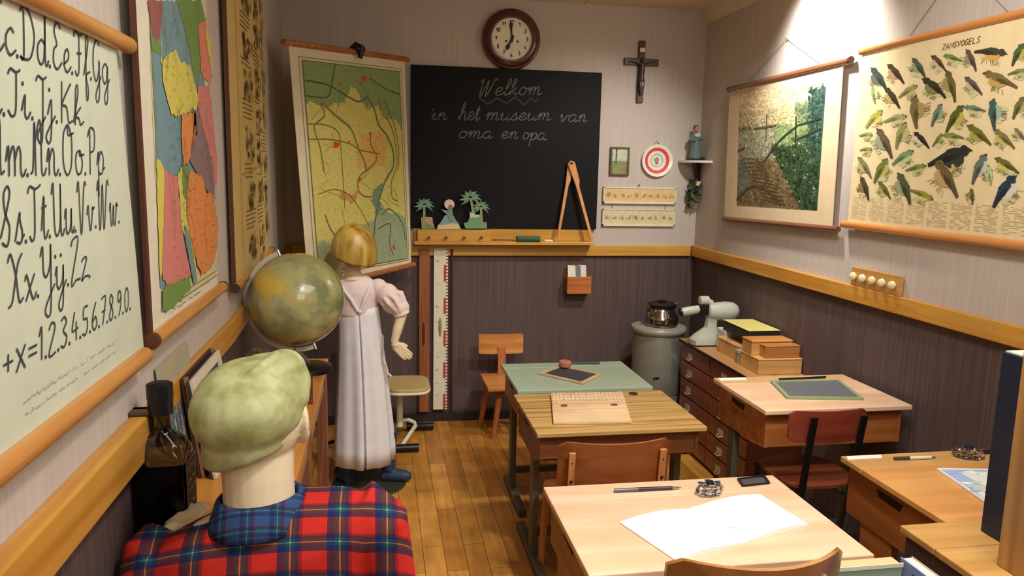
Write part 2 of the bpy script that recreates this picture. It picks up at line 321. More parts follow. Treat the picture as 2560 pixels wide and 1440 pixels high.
g('w', 1.25, [(0, .6), (.12, 1), (.15, .1), (.35, 0), (.58, .9), (.58, .1), (.78, 0), (1.02, .95), (.98, .8), (1.25, .88)])
g('x', .9, [(0, .8), (.15, 1), (.6, 0), (.9, .25)], [(.75, 1), (.05, 0)])
g('y', 1.1, [(0, .6), (.15, 1), (.15, .25), (.35, 0), (.7, .4), (.75, 1), (.72, -.6), (.5, -1), (.3, -.7), (.6, -.2), (1.05, .3)], dots=[(.2, 1.45), (.72, 1.45)])
g('z', .85, [(.1, .85), (.3, 1), (.65, .95), (.1, 0), (.45, .12), (.85, .1)])
g('.', .35, dots=[(.12, .03)])
g(' ', .8)
g('A', 1.2, [(0, 0), (.5, 2), (.6, 2), (.95, 0)], [(.2, .8), (.9, .85)])
g('B', 1.1, [(.2, 2), (.2, 0)], [(0, 1.7), (.4, 2), (.7, 1.6), (.25, 1.1), (.8, .6), (.5, 0), (.2, .1)])
g('C', 1.0, [(.8, 1.75), (.5, 2), (.1, 1.3), (.15, .4), (.5, 0), (.95, .35)])
g('H', 1.3, [(.15, 2), (.15, 0)], [(.9, 2), (.85, 0)], [(.1, 1), (.9, 1)])
g('L', .9, [(.35, 2), (.2, .3), (.1, .05), (.8, .05)])
g('D', 1.45, [(.35, 1.9), (.3, .1), (.0, .1), (.3, 0), (.9, .15), (1.25, 1), (.9, 1.8), (.4, 2), (.05, 1.8)])
g('E', 1.15, [(.9, 1.75), (.6, 2), (.25, 1.6), (.5, 1.05), (.2, .8), (.15, .25), (.5, 0), (1.0, .35)])
g('F', 1.1, [(.0, 1.7), (.2, 1.95), (.7, 1.85), (1.1, 2)], [(.6, 1.85), (.55, .3), (.3, 0), (.1, .2)], [(.35, 1), (.85, 1.05)])
g('G', 1.25, [(.9, 1.75), (.6, 2), (.15, 1.5), (.1, .5), (.45, 0), (.85, .6), (.85, 1), (.85, -.6), (.55, -1), (.4, -.6), (1.1, .3)])
g('I', .85, [(.0, 1.7), (.15, 1.95), (.5, 1.85), (.75, 2)], [(.5, 1.85), (.48, .3), (.25, 0), (0, .25)])
g('J', .85, [(.0, 1.7), (.15, 1.95), (.5, 1.85), (.75, 2)], [(.5, 1.85), (.48, -.7), (.3, -1), (.15, -.6), (.7, .2)])
g('K', 1.15, [(.15, 2), (.15, 0)], [(.9, 2), (.2, .95), (.55, .8), (.75, .1), (1.05, .2)])
g('M', 1.5, [(0, .1), (.2, .3), (.3, 2), (.35, 0)], [(.3, 1.3), (.6, 2), (.75, 1.7), (.75, 0)], [(.75, 1.3), (1.0, 2), (1.15, 1.7), (1.15, .2), (1.4, .2)])
g('N', 1.3, [(0, .1), (.2, .3), (.35, 1.95), (.4, 0)], [(.38, 1.2), (.7, 2), (.85, 1.7), (.88, .2), (1.1, .05), (1.25, .3)])
g('O', 1.2, [(.5, 2), (.15, 1.6), (.1, .5), (.45, 0), (.85, .4), (.9, 1.5), (.55, 2), (.6, 1.6), (1.1, 1.7)])
g('P', 1.05, [(.3, 1.9), (.28, 0)], [(.05, 1.6), (.35, 2), (.8, 1.85), (.75, 1.1), (.32, .95)])
g('S', 1.1, [(0, .3), (.35, .9), (.75, 1.7), (.6, 2), (.3, 1.7), (.4, 1.1), (.7, .6), (.5, .02), (.1, .15)])
g('T', 1.15, [(.0, 1.7), (.2, 1.95), (.7, 1.85), (1.15, 2)], [(.6, 1.85), (.55, .3), (.3, 0), (.1, .2)])
g('U', 1.3, [(0, 1.6), (.2, 2), (.25, .4), (.5, 0), (.85, .5), (.9, 2), (.9, .2), (1.1, 0), (1.25, .25)])
g('V', 1.15, [(0, 1.6), (.2, 2), (.35, .2), (.5, 0), (.85, 1.9), (1.1, 1.85)])
g('W', 1.7, [(0, 1.6), (.2, 2), (.25, .2), (.4, 0), (.75, 1.9), (.8, .2), (.95, 0), (1.35, 1.95), (1.6, 1.8)])
g('X', 1.25, [(0, 1.7), (.2, 2), (.55, 1.2), (.8, .1), (1.1, .2)], [(1.05, 1.95), (.7, 1.5), (.3, .2), (0, 0)])
g('Y', 1.3, [(0, 1.6), (.2, 2), (.25, 1), (.5, .7), (.85, 1.2), (.9, 2), (.88, -.6), (.6, -1), (.4, -.6), (1.25, .3)])
g('Z', 1.1, [(.1, 1.7), (.3, 2), (.85, 1.95), (.1, 0), (.6, .1), (1.05, .1)])
g('+', 1.1, [(.1, .9), (.9, .9)], [(.5, .4), (.5, 1.4)])
g('*', 1.1, [(.1, .1), (.9, 1.5)], [(.1, 1.5), (.9, .1)])
g('=', 1.1, [(.1, .65), (.9, .65)], [(.1, 1.1), (.9, 1.1)])
g('1', .6, [(.05, 1.5), (.3, 2), (.3, 0)])
g('2', 1.0, [(.1, 1.6), (.4, 2), (.75, 1.6), (.1, 0), (.85, 0)])
g('3', .95, [(.1, 1.8), (.45, 2), (.7, 1.6), (.35, 1.1), (.75, .6), (.45, 0), (.05, .2)])
g('4', 1.0, [(.4, 2), (.1, .8), (.5, .75), (.85, .8)], [(.6, 1.3), (.6, 0)])
g('5', .95, [(.75, 2), (.25, 1.95), (.2, 1.2), (.65, 1.1), (.7, .4), (.4, 0), (.05, .2)])
g('6', .95, [(.6, 2), (.2, 1.2), (.1, .4), (.4, 0), (.75, .4), (.5, .95), (.15, .6)])
g('7', .9, [(.1, 2), (.75, 2), (.3, 0)], [(.2, 1), (.7, 1.05)])
g('8', .95, [(.6, 1.7), (.35, 2), (.15, 1.5), (.65, .6), (.4, 0), (.1, .4), (.6, 1.4), (.6, 1.75)])
g('9', .95, [(.7, 1.5), (.4, 1.1), (.15, 1.5), (.4, 2), (.7, 1.6), (.6, .6), (.35, 0)])
g('0', .95, [(.4, 2), (.1, 1.4), (.15, .4), (.4, 0), (.7, .5), (.7, 1.5), (.4, 2)])
CAPS = {'Z': [[(0, 2), (.9, 2), (0, 0), (.9, 0)]], 'A': [[(0, 0), (.45, 2), (.9, 0)], [(.2, .8), (.7, .8)]], 'N': [[(0, 0), (0, 2), (.9, 0), (.9, 2)]],
        'G': [[(.9, 1.7), (.5, 2), (0, 1.4), (0, .5), (.5, 0), (.9, .4), (.9, .9), (.5, .9)]], 'V': [[(0, 2), (.45, 0), (.9, 2)]],
        'O': [[(.5, 2), (0, 1.4), (0, .6), (.5, 0), (.95, .6), (.95, 1.4), (.5, 2)]], 'E': [[(.8, 2), (0, 2), (0, 0), (.8, 0)], [(0, 1), (.7, 1)]],
        'L': [[(0, 2), (0, 0), (.8, 0)]], 'S': [[(.85, 1.8), (.4, 2), (0, 1.5), (.85, .6), (.4, 0), (0, .2)]]}
def twidth(s, caps=False): return sum(1.25 if caps else G[c][0] for c in s)
def write(mb, s, P0, P1, up, nrm, xh, wd, col, caps=False, slant=.12):
    """lettering laid on a plane from P0 to P1 (baseline ends), xh = height of an x"""
    P0 = V(P0); P1 = V(P1); up = V(up).normalized(); U_ = (P1-P0)/twidth(s, caps); x = 0
    off = V(nrm).normalized()*.0012
    for c in s:
        if caps: adv, st, dots = 1.25, CAPS[c], []
        else: adv, st, dots = G[c]
        for q in st:
            q = [V((*p, 0)) for p in q] if caps else smooth_path(q, 5)
            mb.ribbon([P0+U_*(x+p.x+p.y*slant)+up*p.y*xh+off for p in q], nrm, wd, col)
        for d in dots:
            a = P0+U_*(x+d[0])+up*d[1]*xh+off; ul = U_.normalized()*wd*.8; uv = up*wd*.8
            mb.poly([a-ul-uv, a+ul-uv, a+ul+uv, a-ul+uv], col)
        x += adv
def scribble(mb, P0, P1, up, nrm, h, wd, col, n=40, seed=1):
    r = random.Random(seed); P0 = V(P0); P1 = V(P1); up = V(up).normalized(); off = V(nrm).normalized()*.0012; run = []
    for i in range(n+1):
        if r.random() < .17:
            if len(run) > 1: mb.ribbon(run, nrm, wd, col)
            run = []
        else: run.append(lerp(P0, P1, i/n)+up*h*(r.random() if i % 2 else r.random()*.3)+off)
    if len(run) > 1: mb.ribbon(run, nrm, wd, col)
def blob(mb, c, a, b, U_, V_, col, n=10, jit=.25, rnd=random):
    P = []
    for i in range(n):
        t = 2*math.pi*i/n; k = 1+jit*(rnd.random()-.5)*2; P.append(V(c)+V(U_)*a*math.cos(t)*k+V(V_)*b*math.sin(t)*k)
    mb.poly(P, col)
def rod(parent, name, p0, p1, r, mat, ends=None):
    m = MB().cyl(p0, p1, r, n=16); o = m.build(name, mat, parent, smooth=True)
    if ends:
        d = (V(p1)-V(p0)).normalized()*.012
        for a in (V(p0)-d, V(p1)): MB().cyl(a, a+d, r*1.08, n=16).build('end_cap', ends, o, smooth=True)
    return o
def cord(parent, pts, r=.0012, col=(120, 105, 92), name='hanging_cord'):
    MB().tube(pts, r, 6).build(name, flat(col, .8), parent, smooth=True)
# ---------------------------------------------------------------- left wall: cursive alphabet chart
X1 = -.420
al = thing('alphabet_chart', (X1, 1.0, 1.2), 'large cream wall chart of cursive letters and numbers, hung nearest on left wall', 'wall chart')
MB().quadslab([(X1-.002, .10, 1.218), (X1-.002, 1.432, 1.218), (X1-.002, 1.415, 1.40), (X1-.002, 1.372, 1.738), (X1-.002, .10, 1.738)], (1, 0, 0), .002).build('sheet', flat((206, 214, 194), .45, 0, .5), al)
m = MB(); INK = (58, 66, 74); up = (0, 0, 1); nx = (1, 0, 0)
def row(s, z, y0, y1, xh, pre=''):
    m = MB(); write(m, s, (X1, y0, z), (X1, y1, z), up, nx, xh, .0030, INK)
    if pre:
        k = (y1-y0)/twidth(s)*twidth(pre); write(m, pre, (X1, y0-k, z), (X1, y0, z), up, nx, xh, .0030, INK)
    m.build('letter_row', PRINT, al)
R1, R2, R3, R4, R5, R6 = [[(-0.42,1.021,1.672),(-0.42,1.329,1.675)], [(-0.42,0.978,1.6),(-0.42,1.209,1.599)], [(-0.42,1.025,1.531),(-0.42,1.284,1.521)], [(-0.42,0.936,1.452),(-0.42,1.343,1.448)], [(-0.42,0.942,1.378),(-0.42,1.201,1.376)], [(-0.42,1.008,1.302),(-0.42,1.373,1.294)]]
row('Dd.Ee.Ff.Gg', R1[0][2]-.002, R1[0][1], R1[1][1], .031, 'Aa.Bb.Cc.')
row('Ii.Jj.Kk', R2[0][2], R2[0][1], R2[1][1], .028, 'Hh.')
row('Nn.Oo.Pp', R3[0][2], R3[0][1], R3[1][1], .034, 'Ll.Mm.')
row('Ss.Tt.Uu.Vv.Ww.', R4[0][2], R4[0][1], R4[1][1], .034)
row('Xx.Yy.Zz.', R5[0][2]+.004, R5[0][1], R5[1][1], .030)
row('1.2.3.4.5.6.7.8.9.0.', R6[0][2], R6[0][1], R6[1][1], .020, '+*=')
for i, (z, y1) in enumerate(((1.262, 1.30), (1.246, 1.29))):
    m = MB(); scribble(m, (X1, .96, z), (X1, y1, z), up, nx, .006, .0012, (150, 160, 168), 130, i); m.build('small_print', PRINT, al)
rod(al, 'top_rod', (X1+.004, .05, 1.745), (X1+.004, 1.425, 1.745), .014, wood((214, 160, 92), (184, 122, 58), 'Y', .35, .7, .3))
rod(al, 'bottom_rod', (X1+.004, .05, 1.208), (X1+.004, 1.420, 1.208), .015, wood((214, 160, 92), (184, 122, 58), 'Y', .35, .7, .3))
# ---------------------------------------------------------------- left wall: political map
X2 = -.414
mp = thing('political_map', (X2, 1.9, 1.2), 'tall coloured political map of countries on left wall beside the alphabet chart', 'map')
MB().box(X2-.002, X2, 1.462, 2.055, 1.240, 2.44).build('sheet', flat((222, 218, 198), .5), mp)
m = MB(); o1 = .0006
rp = random.Random(21)
def patch(pts, col, k):
    P = []
    for i in range(len(pts)):
        a, b = V(pts[i]), V(pts[(i+1) % len(pts)]); n_ = max(1, int((b-a).length/.014))
        for j in range(n_): P.append(lerp(a, b, j/n_)+V((o1*k, rp.uniform(-.004, .004), rp.uniform(-.004, .004))))
    m.poly(P, col)
SEA, YEL, GRN, PNK, ORG, PUR = (116, 150, 158), (208, 198, 96), (112, 144, 76), (206, 128, 120), (216, 138, 80), (138, 114, 116)
patch([(-0.414,1.553,1.845),(-0.414,2.024,1.942),(-0.414,2.049,1.833),(-0.414,2.037,1.265),(-0.414,1.549,1.259),(-0.414,1.536,1.374),(-0.414,1.534,1.555),(-0.414,1.542,1.701)], (206, 200, 150), 1)
patch([(-0.414,1.553,1.845),(-0.414,1.753,1.886),(-0.414,1.977,1.914),(-0.414,1.976,1.795),(-0.414,2.016,1.657),(-0.414,1.961,1.365),(-0.414,1.674,1.273),(-0.414,1.531,1.313),(-0.414,1.539,1.48),(-0.414,1.553,1.702)], SEA, 2)
patch([(-0.414,1.538,1.842),(-0.414,1.635,1.862),(-0.414,1.627,1.816),(-0.414,1.601,1.778),(-0.414,1.557,1.782)], (150, 96, 92), 3)
patch([(-0.414,1.753,1.886),(-0.414,1.98,1.933),(-0.414,2.025,1.896),(-0.414,1.965,1.848),(-0.414,1.942,1.772),(-0.414,1.922,1.729),(-0.414,1.885,1.739),(-0.414,1.84,1.803),(-0.414,1.795,1.846)], GRN, 3)
patch([(-0.414,1.542,1.783),(-0.414,1.574,1.778),(-0.414,1.608,1.776),(-0.414,1.611,1.761),(-0.414,1.569,1.752),(-0.414,1.545,1.759)], GRN, 3)
patch([(-0.414,1.621,1.785),(-0.414,1.611,1.761),(-0.414,1.615,1.736),(-0.414,1.603,1.745)], YEL, 4)
patch([(-0.414,1.941,1.871),(-0.414,2.025,1.896),(-0.414,2.063,1.787),(-0.414,2.052,1.752),(-0.414,1.989,1.75),(-0.414,1.949,1.764)], (214, 132, 104), 4)
patch([(-0.414,2.012,1.877),(-0.414,2.071,1.856),(-0.414,2.07,1.778),(-0.414,2.026,1.83)], YEL, 5)
patch([(-0.414,1.614,1.745),(-0.414,1.654,1.764),(-0.414,1.724,1.78),(-0.414,1.763,1.763),(-0.414,1.834,1.767),(-0.414,1.86,1.749),(-0.414,1.882,1.725),(-0.414,1.905,1.7),(-0.414,1.892,1.672),(-0.414,1.846,1.673),(-0.414,1.795,1.657),(-0.414,1.693,1.643),(-0.414,1.663,1.648),(-0.414,1.631,1.68),(-0.414,1.607,1.708)], YEL, 5)
patch([(-0.414,1.902,1.727),(-0.414,2.031,1.74),(-0.414,2.062,1.66),(-0.414,2.092,1.56),(-0.414,2.069,1.489),(-0.414,1.99,1.52),(-0.414,1.941,1.606),(-0.414,1.901,1.677)], PNK, 5)
patch([(-0.414,1.743,1.649),(-0.414,1.814,1.658),(-0.414,1.872,1.668),(-0.414,1.892,1.631),(-0.414,1.795,1.557),(-0.414,1.741,1.548),(-0.414,1.732,1.59)], ORG, 6)
patch([(-0.414,1.844,1.664),(-0.414,1.9,1.673),(-0.414,1.964,1.616),(-0.414,2.042,1.55),(-0.414,2.049,1.459),(-0.414,1.973,1.477),(-0.414,1.864,1.522),(-0.414,1.795,1.557),(-0.414,1.834,1.611)], PUR, 6)
patch([(-0.414,1.543,1.559),(-0.414,1.573,1.548),(-0.414,1.599,1.536),(-0.414,1.594,1.478),(-0.414,1.572,1.386),(-0.414,1.528,1.329),(-0.414,1.526,1.406)], YEL, 4)
patch([(-0.414,1.593,1.536),(-0.414,1.686,1.52),(-0.414,1.698,1.44),(-0.414,1.712,1.388),(-0.414,1.767,1.303),(-0.414,1.615,1.298),(-0.414,1.539,1.327),(-0.414,1.566,1.433)], PNK, 5)
patch([(-0.414,1.688,1.528),(-0.414,1.742,1.553),(-0.414,1.762,1.531),(-0.414,1.762,1.454),(-0.414,1.799,1.38),(-0.414,1.815,1.296),(-0.414,1.777,1.297),(-0.414,1.732,1.369),(-0.414,1.701,1.423),(-0.414,1.691,1.474)], YEL, 6)
patch([(-0.414,1.724,1.548),(-0.414,1.776,1.553),(-0.414,1.78,1.514),(-0.414,1.744,1.472),(-0.414,1.719,1.481)], GRN, 7)
patch([(-0.414,1.718,1.422),(-0.414,1.759,1.401),(-0.414,1.791,1.336),(-0.414,1.813,1.287),(-0.414,1.775,1.288),(-0.414,1.739,1.351)], (118, 150, 148), 8)
patch([(-0.414,1.791,1.536),(-0.414,1.904,1.521),(-0.414,1.939,1.483),(-0.414,2.027,1.47),(-0.414,2.062,1.397),(-0.414,2.04,1.337),(-0.414,1.995,1.301),(-0.414,1.861,1.29),(-0.414,1.82,1.323),(-0.414,1.765,1.392),(-0.414,1.741,1.455),(-0.414,1.756,1.497)], ORG, 8)
patch([(-0.414,1.53,1.311),(-0.414,1.749,1.305),(-0.414,1.75,1.274),(-0.414,1.64,1.264),(-0.414,1.527,1.265)], GRN, 6)
rnd = random.Random(3)
for i in range(900):
    y = rnd.uniform(1.62, 2.05); z = rnd.uniform(1.30, 2.3); a = rnd.uniform(.003, .010); t = rnd.uniform(-.6, .6)
    m.ribbon([(X2+.0058, y, z), (X2+.0058, y+a, z+a*t)], nx, .0014, rnd.choice([(84, 74, 62), (110, 92, 70)]))
for i in range(34):
    y = rnd.uniform(1.62, 1.98); z = rnd.uniform(1.45, 2.3); P = [(y, z)]
    for _ in range(6): P.append((P[-1][0]+rnd.uniform(-.02, .025), P[-1][1]-rnd.uniform(.01, .04)))
    m.ribbon([V((X2+.0060, p.x, p.y)) for p in smooth_path(P, 3)], nx, .0013, (110, 84, 66))
z0, z1, y0, y1 = 1.278, 2.42, 1.56, 2.04
for a, b in (((y0, z0), (y1, z0)), ((y1, z0), (y1, z1)), ((y0, z0), (y0, z1)), ((y0-.012, z0-.012), (y1+.01, z0-.012)), ((y0-.012, z0-.012), (y0-.012, z1))):
    m.ribbon([(X2+.0010, *a), (X2+.0010, *b)], nx, .0022, (112, 104, 84))
scribble(m, (X2, 1.60, 1.252), (X2, 1.86, 1.252), up, nx, .008, .0015, (80, 76, 70), 50, 4)
m.build('printed_map', PRINT, mp)
rod(mp, 'bottom_rod', (X2+.004, 1.452, 1.228), (X2+.004, 2.085, 1.228), .0145, wood((214, 160, 92), (184, 122, 58), 'Y', .35, .7, .3), flat((92, 50, 34), .4))
MB().box(X2-.004, X2+.003, 1.447, 1.462, 1.23, 2.46).build('side_batten', flat((84, 48, 34), .5), mp)
# ---------------------------------------------------------------- left wall: old picture sheet
X3 = -.425
ps = thing('picture_sheet', (-.43, 2.9, 1.2), 'yellowed picture sheet with columns of small engravings, third chart on left wall', 'wall chart')
def sheet_x(y): return X3+.004-(max(0, y-2.3))*.040
m = MB(); NY = 22; A = []; B = []
for i in range(NY+1):
    y = 2.355+(3.35-2.355)*i/NY; x = sheet_x(y)+.035*math.sin(math.pi*i/NY)**.8*.6
    A.append((x, y, 1.20)); B.append((x, y, 2.50))
for i in range(NY):
    m.add([A[i], A[i+1], B[i+1], B[i], V(A[i])-V((.002, 0, 0)), V(A[i+1])-V((.002, 0, 0)), V(B[i+1])-V((.002, 0, 0)), V(B[i])-V((.002, 0, 0))], [(0, 1, 2, 3), (7, 6, 5, 4), (0, 4, 5, 1), (3, 2, 6, 7), (0, 3, 7, 4), (1, 5, 6, 2)])
m.build('sheet', flat((204, 178, 112), .55), ps)
def shx(y):
    i = (y-2.355)/.995; i = min(max(i, 0), 1); return sheet_x(y)+.035*math.sin(math.pi*i)**.8*.6+.0016
m = MB(); rnd = random.Random(5)
def sr(P, wd, col): m.ribbon([(shx(y), y, z) for y, z in P], nx, wd, col)
for cidx in range(3):
    ya = 2.54+cidx*.255
    z = 2.40
    while z > 1.29:
        if rnd.random() < .42:
            h = rnd.uniform(.07, .13)
            for _ in range(20):
                yy = ya+rnd.uniform(.04, .17); zz = z-rnd.uniform(.01, h); a = rnd.uniform(.005, .020); b = rnd.uniform(.005, .022)
                P = []
                for t in range(8):
                    k = 1+rnd.uniform(-.3, .3); y_ = yy+a*math.cos(t*.785)*k; P.append((shx(y_)+.0004*_, y_, zz+b*math.sin(t*.785)*k))
                m.poly(P, rnd.choice([(92, 84, 54), (82, 76, 52), (126, 112, 68), (150, 130, 78), (164, 144, 90)]))
            z -= h+.01
        else:
            sr([(ya, z), (ya+rnd.uniform(.12, .2), z)], .004, (116, 100, 58)); z -= .014
for z in (1.52,): sr([(2.50+.03*i, z+.002*i) for i in range(26)], .006, (190, 128, 66))
sr([(3.26, 1.25), (3.26, 2.5)], .005, (178, 120, 70)); sr([(2.47, 1.25), (2.47, 2.5)], .004, (178, 140, 80))
for _ in range(8):
    y_ = 2.58+rnd.uniform(0, .08); z_ = 2.2-rnd.uniform(0, .06); m.poly([(shx(y_)+.003, y_+.02*math.cos(t), z_+.012*math.sin(t)) for t in range(6)], (196, 112, 52))
m.build('engravings', PRINT, ps)
rod(ps, 'bottom_rod', (X3+.008, 2.31, 1.190), (X3-.030, 3.37, 1.190), .013, ROD, flat((60, 44, 34), .4))
MB().box(X3-.006, X3+.004, 2.330, 2.350, 1.19, 2.50).build('side_batten', flat((84, 48, 34), .5), ps)
# ---------------------------------------------------------------- hook on rail
m = MB(); m.box(XL, XL+.034, 1.407, 1.420, 1.060, 1.112).box(XL, XL+.034, 1.385, 1.42, 1.106, 1.112)
m.build('rail_bracket', flat((92, 82, 66), .4, .6), label='small dark metal bracket at the joint of the wooden rail on left wall', cat='bracket', bevel=.001)
# ---------------------------------------------------------------- regional map on a stand
M3 = [[(-0.393,3.65,2.085)][0], [(0.147,4.38,2.136)][0], [(0.183,4.38,1.003)][0], [(-0.328,3.65,0.977)][0]]
nm = (V(M3[1])-V(M3[0])).cross(V(M3[3])-V(M3[0])).normalized()
if nm.y > 0: nm = -nm
LIFT = .0035
rm = thing('regional_map', tuple(lerp(M3[2], M3[3], .5)), 'tall yellow and green regional road map hanging from a stand in the back left corner', 'map')
m = MB(); n_ = 10
m.loft([[bil(M3, 0, j/n_), bil(M3, .25, j/n_), bil(M3, .5, j/n_), bil(M3, .75, j/n_), bil(M3, 1, j/n_)]+[bil(M3, q, j/n_)-nm*.002 for q in (1, .75, .5, .25, 0)] for j in range(n_+1)]); m.build('sheet', flat((220, 212, 180), .5), rm)
Q = [bil(M3, .085, .055), bil(M3, .93, .055), bil(M3, .95, .965), bil(M3, .085, .945)]
m = MB(); rnd = random.Random(11); ND = V(nm)
def mc(u, v):
    if v < .10+.10*abs(math.sin(u*7)) or (u > .55 and v < .13+(u-.55)*.35) or (u < .3 and v < .2): return (134, 158, 104)
    if v > .70 and u > .50+.1*math.sin(v*20) and v > .72+.25*abs(u-.75): return (150, 168, 132)
    if v > .86: return (158, 168, 128)
    if .62 < u < .72 and .60 < v < .82: return (112, 146, 118)
    if .48 < u < .80 and .33 < v < .50: return (214, 176, 96)
    if .58 < u < .75 and .12 < v < .2: return (214, 178, 90)
    if .28 < u < .45 and .62 < v < .66: return (196, 150, 90)
    return (208, 198, 112)
NU, NV = 64, 130
for i in range(NU):
    for j in range(NV):
        a, b = (i+.5)/NU, (j+.5)/NV; c = mc(a+.02*math.sin(b*31)+rnd.uniform(-.012, .012), b+.012*math.sin(a*29)+rnd.uniform(-.006, .006)); k = rnd.uniform(-7, 7)
        m.poly([bil(Q, x/NU, y/NV)+ND*.004 for x, y in ((i, j), (i+1, j), (i+1, j+1), (i, j+1))], tuple(max(0, min(255, q+k)) for q in c))
def ml(uv, wd, col, lift=.0050): m.ribbon([bil(Q, p.x, p.y)+ND*lift for p in smooth_path(uv, 4)], nm, wd, col)
RIV = (84, 96, 70); RD = (126, 116, 66)
ml([(0, .09), (.2, .1), (.33, .13), (.5, .17), (.6, .15)], .008, RIV); ml([(.3, .0), (.25, .1), (.2, .16), (.0, .16)], .007, RIV); ml([(.65, .05), (.8, .09), (1, .12)], .006, RIV)
ml([(.15, .19), (.28, .25), (.42, .31), (.48, .4), (.54, .47), (.55, .52)], .010, RD); ml([(.60, .14), (.68, .2), (.72, .28), (.82, .34), (.88, .42), (.87, .5), (.78, .56), (.72, .62), (.66, .7), (.62, .78), (.6, .85)], .012, (104, 116, 74))
ml([(.63, .42-.1), (.62, .38), (.68, .45), (.6, .5), (.48, .54), (.45, .6), (.5, .64), (.6, .65)], .009, (150, 110, 66)); ml([(.8, .15), (.86, .22), (.92, .3), (.95, .42), (.93, .52)], .007, RD)
ml([(.75, .14), (.76, .22), (.84, .26), (.9, .34), (.92, .48), (.84, .58), (.84, .66), (.9, .68)], .007, RD); ml([(.14, .19), (.16, .25), (.06, .3), (.1, .4), (.12, .52)], .008, RD)
ml([(0, .29), (.15, .29), (.28, .32), (.30, .4), (.3, .62), (.3, .7)], .006, RD); ml([(0, .36), (.2, .36), (.4, .38), (.5, .41), (.72, .43)], .006, RD); ml([(.05, .62), (.2, .6), (.35, .63), (.45, .7), (.55, .8)], .005, RD)
ml([(.1, .72), (.15, .8), (.25, .86), (.4, .87), (.55, .85)], .007, RIV); ml([(.04, .27), (.16, .2), (.3, .12), (.4, .13)], .005, (190, 150, 80)); ml([(.7, .75), (.8, .72), (.95, .8), (.98, .9)], .006, RIV); ml([(.65, .82), (.8, .8), (.78, .9), (.82, .97)], .006, RIV)
for i in range(26):
    u, v = rnd.random(), rnd.random(); ml([(u, v), (min(1, u+rnd.uniform(-.1, .1)), min(1, v+.04)), (min(1, max(0, u+rnd.uniform(-.12, .12))), min(1, v+.09))], .003, (150, 140, 80), .0045)
e1 = (V(Q[1])-V(Q[0])).normalized(); e2 = (V(Q[3])-V(Q[0])).normalized()
for (u, v, s) in ((.58, .055, .022), (.255, .385, .020), (.83, .93, .012), (.47, .56, .010), (.33, .09, .007), (.55, .085, .010), (.62, .33, .008), (.39, .37, .007), (.35, .83, .007)):
    for k in range(3): blob(m, bil(Q, u+rnd.uniform(-.012, .012), v+rnd.uniform(-.006, .006))+ND*(.0056+.0003*k), s*.8, s*.6, e1, e2, (206, 70, 40), 9, .5, rnd)
for i in range(200):
    u, v = rnd.random(), rnd.random(); blob(m, bil(Q, u, v)+ND*.0047, .003, .0025, e1, e2, rnd.choice([(150, 130, 66), (190, 120, 60), (120, 118, 70)]), 5, .3, rnd)
bp = [(0, 0), (1, 0), (1, 1), (0, 1), (0, 0)]
for k in range(4): m.ribbon([bil(Q, *bp[k])+ND*.0055, bil(Q, *bp[k+1])+ND*.0055], nm, .004, (120, 108, 66))
Qo = [bil(M3, .06, .042), bil(M3, .955, .042), bil(M3, .97, .975), bil(M3, .06, .957)]
for k in range(4): m.ribbon([bil(Qo, *bp[k])+ND*.004, bil(Qo, *bp[k+1])+ND*.004], nm, .003, (140, 124, 84))
m.build('printed_map', PRINT, rm)
RW = wood((196, 128, 82), (150, 88, 48), 'X', .4)
rod(rm, 'top_rod', bil(M3, -.04, -.008), bil(M3, 1.035, -.008), .015, RW); rod(rm, 'bottom_rod', bil(M3, -.03, 1.005), bil(M3, 1.03, 1.005), .015, RW)
ctop = bil(M3, .53, 0)
st = thing('map_stand', (ctop.x-nm.x*.035, ctop.y-nm.y*.035, 0), 'black metal stand with a clip holding up the regional map', 'stand')
p = V((st.location.x, st.location.y, 0))
MB().cyl(p+V((0, 0, .02)), p+V((0, 0, ctop.z+.03)), .012).build('pole', BLACK, st, smooth=True)
for k in range(3):
    a = 2*math.pi*k/3+.5; MB().tube([p+V((0, 0, .12)), p+V((.2*math.cos(a), .2*math.sin(a), .012))], .009, 8).build('foot', BLACK, st, smooth=True)
m = MB(); c = ctop+V((0, 0, .014)); m.tube([c-ND*.05, c+V((0, 0, .035)), c+ND*.028+V((0, 0, .02)), c+ND*.03-V((0, 0, .02)), c+ND*.022-V((0, 0, .035))], .013, 10)
m.ell(c+ND*.012+V((0, 0, .01)), (.036, .022, .026)); m.build('clip', BLACK, st, smooth=True)
# ---------------------------------------------------------------- back wall
def latheY(mb, prof, c, n=40, col=None, mi=0):
    c = V(c); return mb.loft([[c+V((r*math.cos(2*math.pi*i/n), -h, r*math.sin(2*math.pi*i/n))) for i in range(n)] for r, h in prof], True, col, mi)
cb_ = thing('chalkboard', (.755, D, 1.2), 'large black chalkboard with chalk greeting on the back wall under the clock', 'chalkboard')
bx(.187, 1.320, D-.030, D-.001, 1.200, 2.136).build('board', flat((17, 18, 21), .65, 0, .2), cb_, bevel=.003)
BY = D-.0305; CH = (108, 108, 100); ny = (0, -1, 0); up = (0, 0, 1)
def bw(s, px, xh, wd=.0055, col=CH):
    m = MB(); write(m, s, px[0], px[1], up, ny, xh, wd, col, slant=.25); m.build('chalk_word', PRINT, cb_)
bw('Welkom', [(0.568,4.515,1.976),(0.949,4.515,1.994)], .046, .0055); bw('in', [(0.299,4.515,1.828),(0.392,4.515,1.831)], .040)
bw('het', [(0.459,4.515,1.833),(0.584,4.515,1.835)], .050); bw('museum', [(0.617,4.515,1.838),(1.011,4.515,1.848)], .042); bw('van', [(1.061,4.515,1.843),(1.233,4.515,1.846)], .042)
bw('oma', [(0.458,4.515,1.73),(0.662,4.515,1.733)], .040); bw('en', [(0.709,4.515,1.734),(0.815,4.515,1.735)], .040); bw('opa.', [(0.839,4.515,1.733),(1,4.515,1.733)], .040)
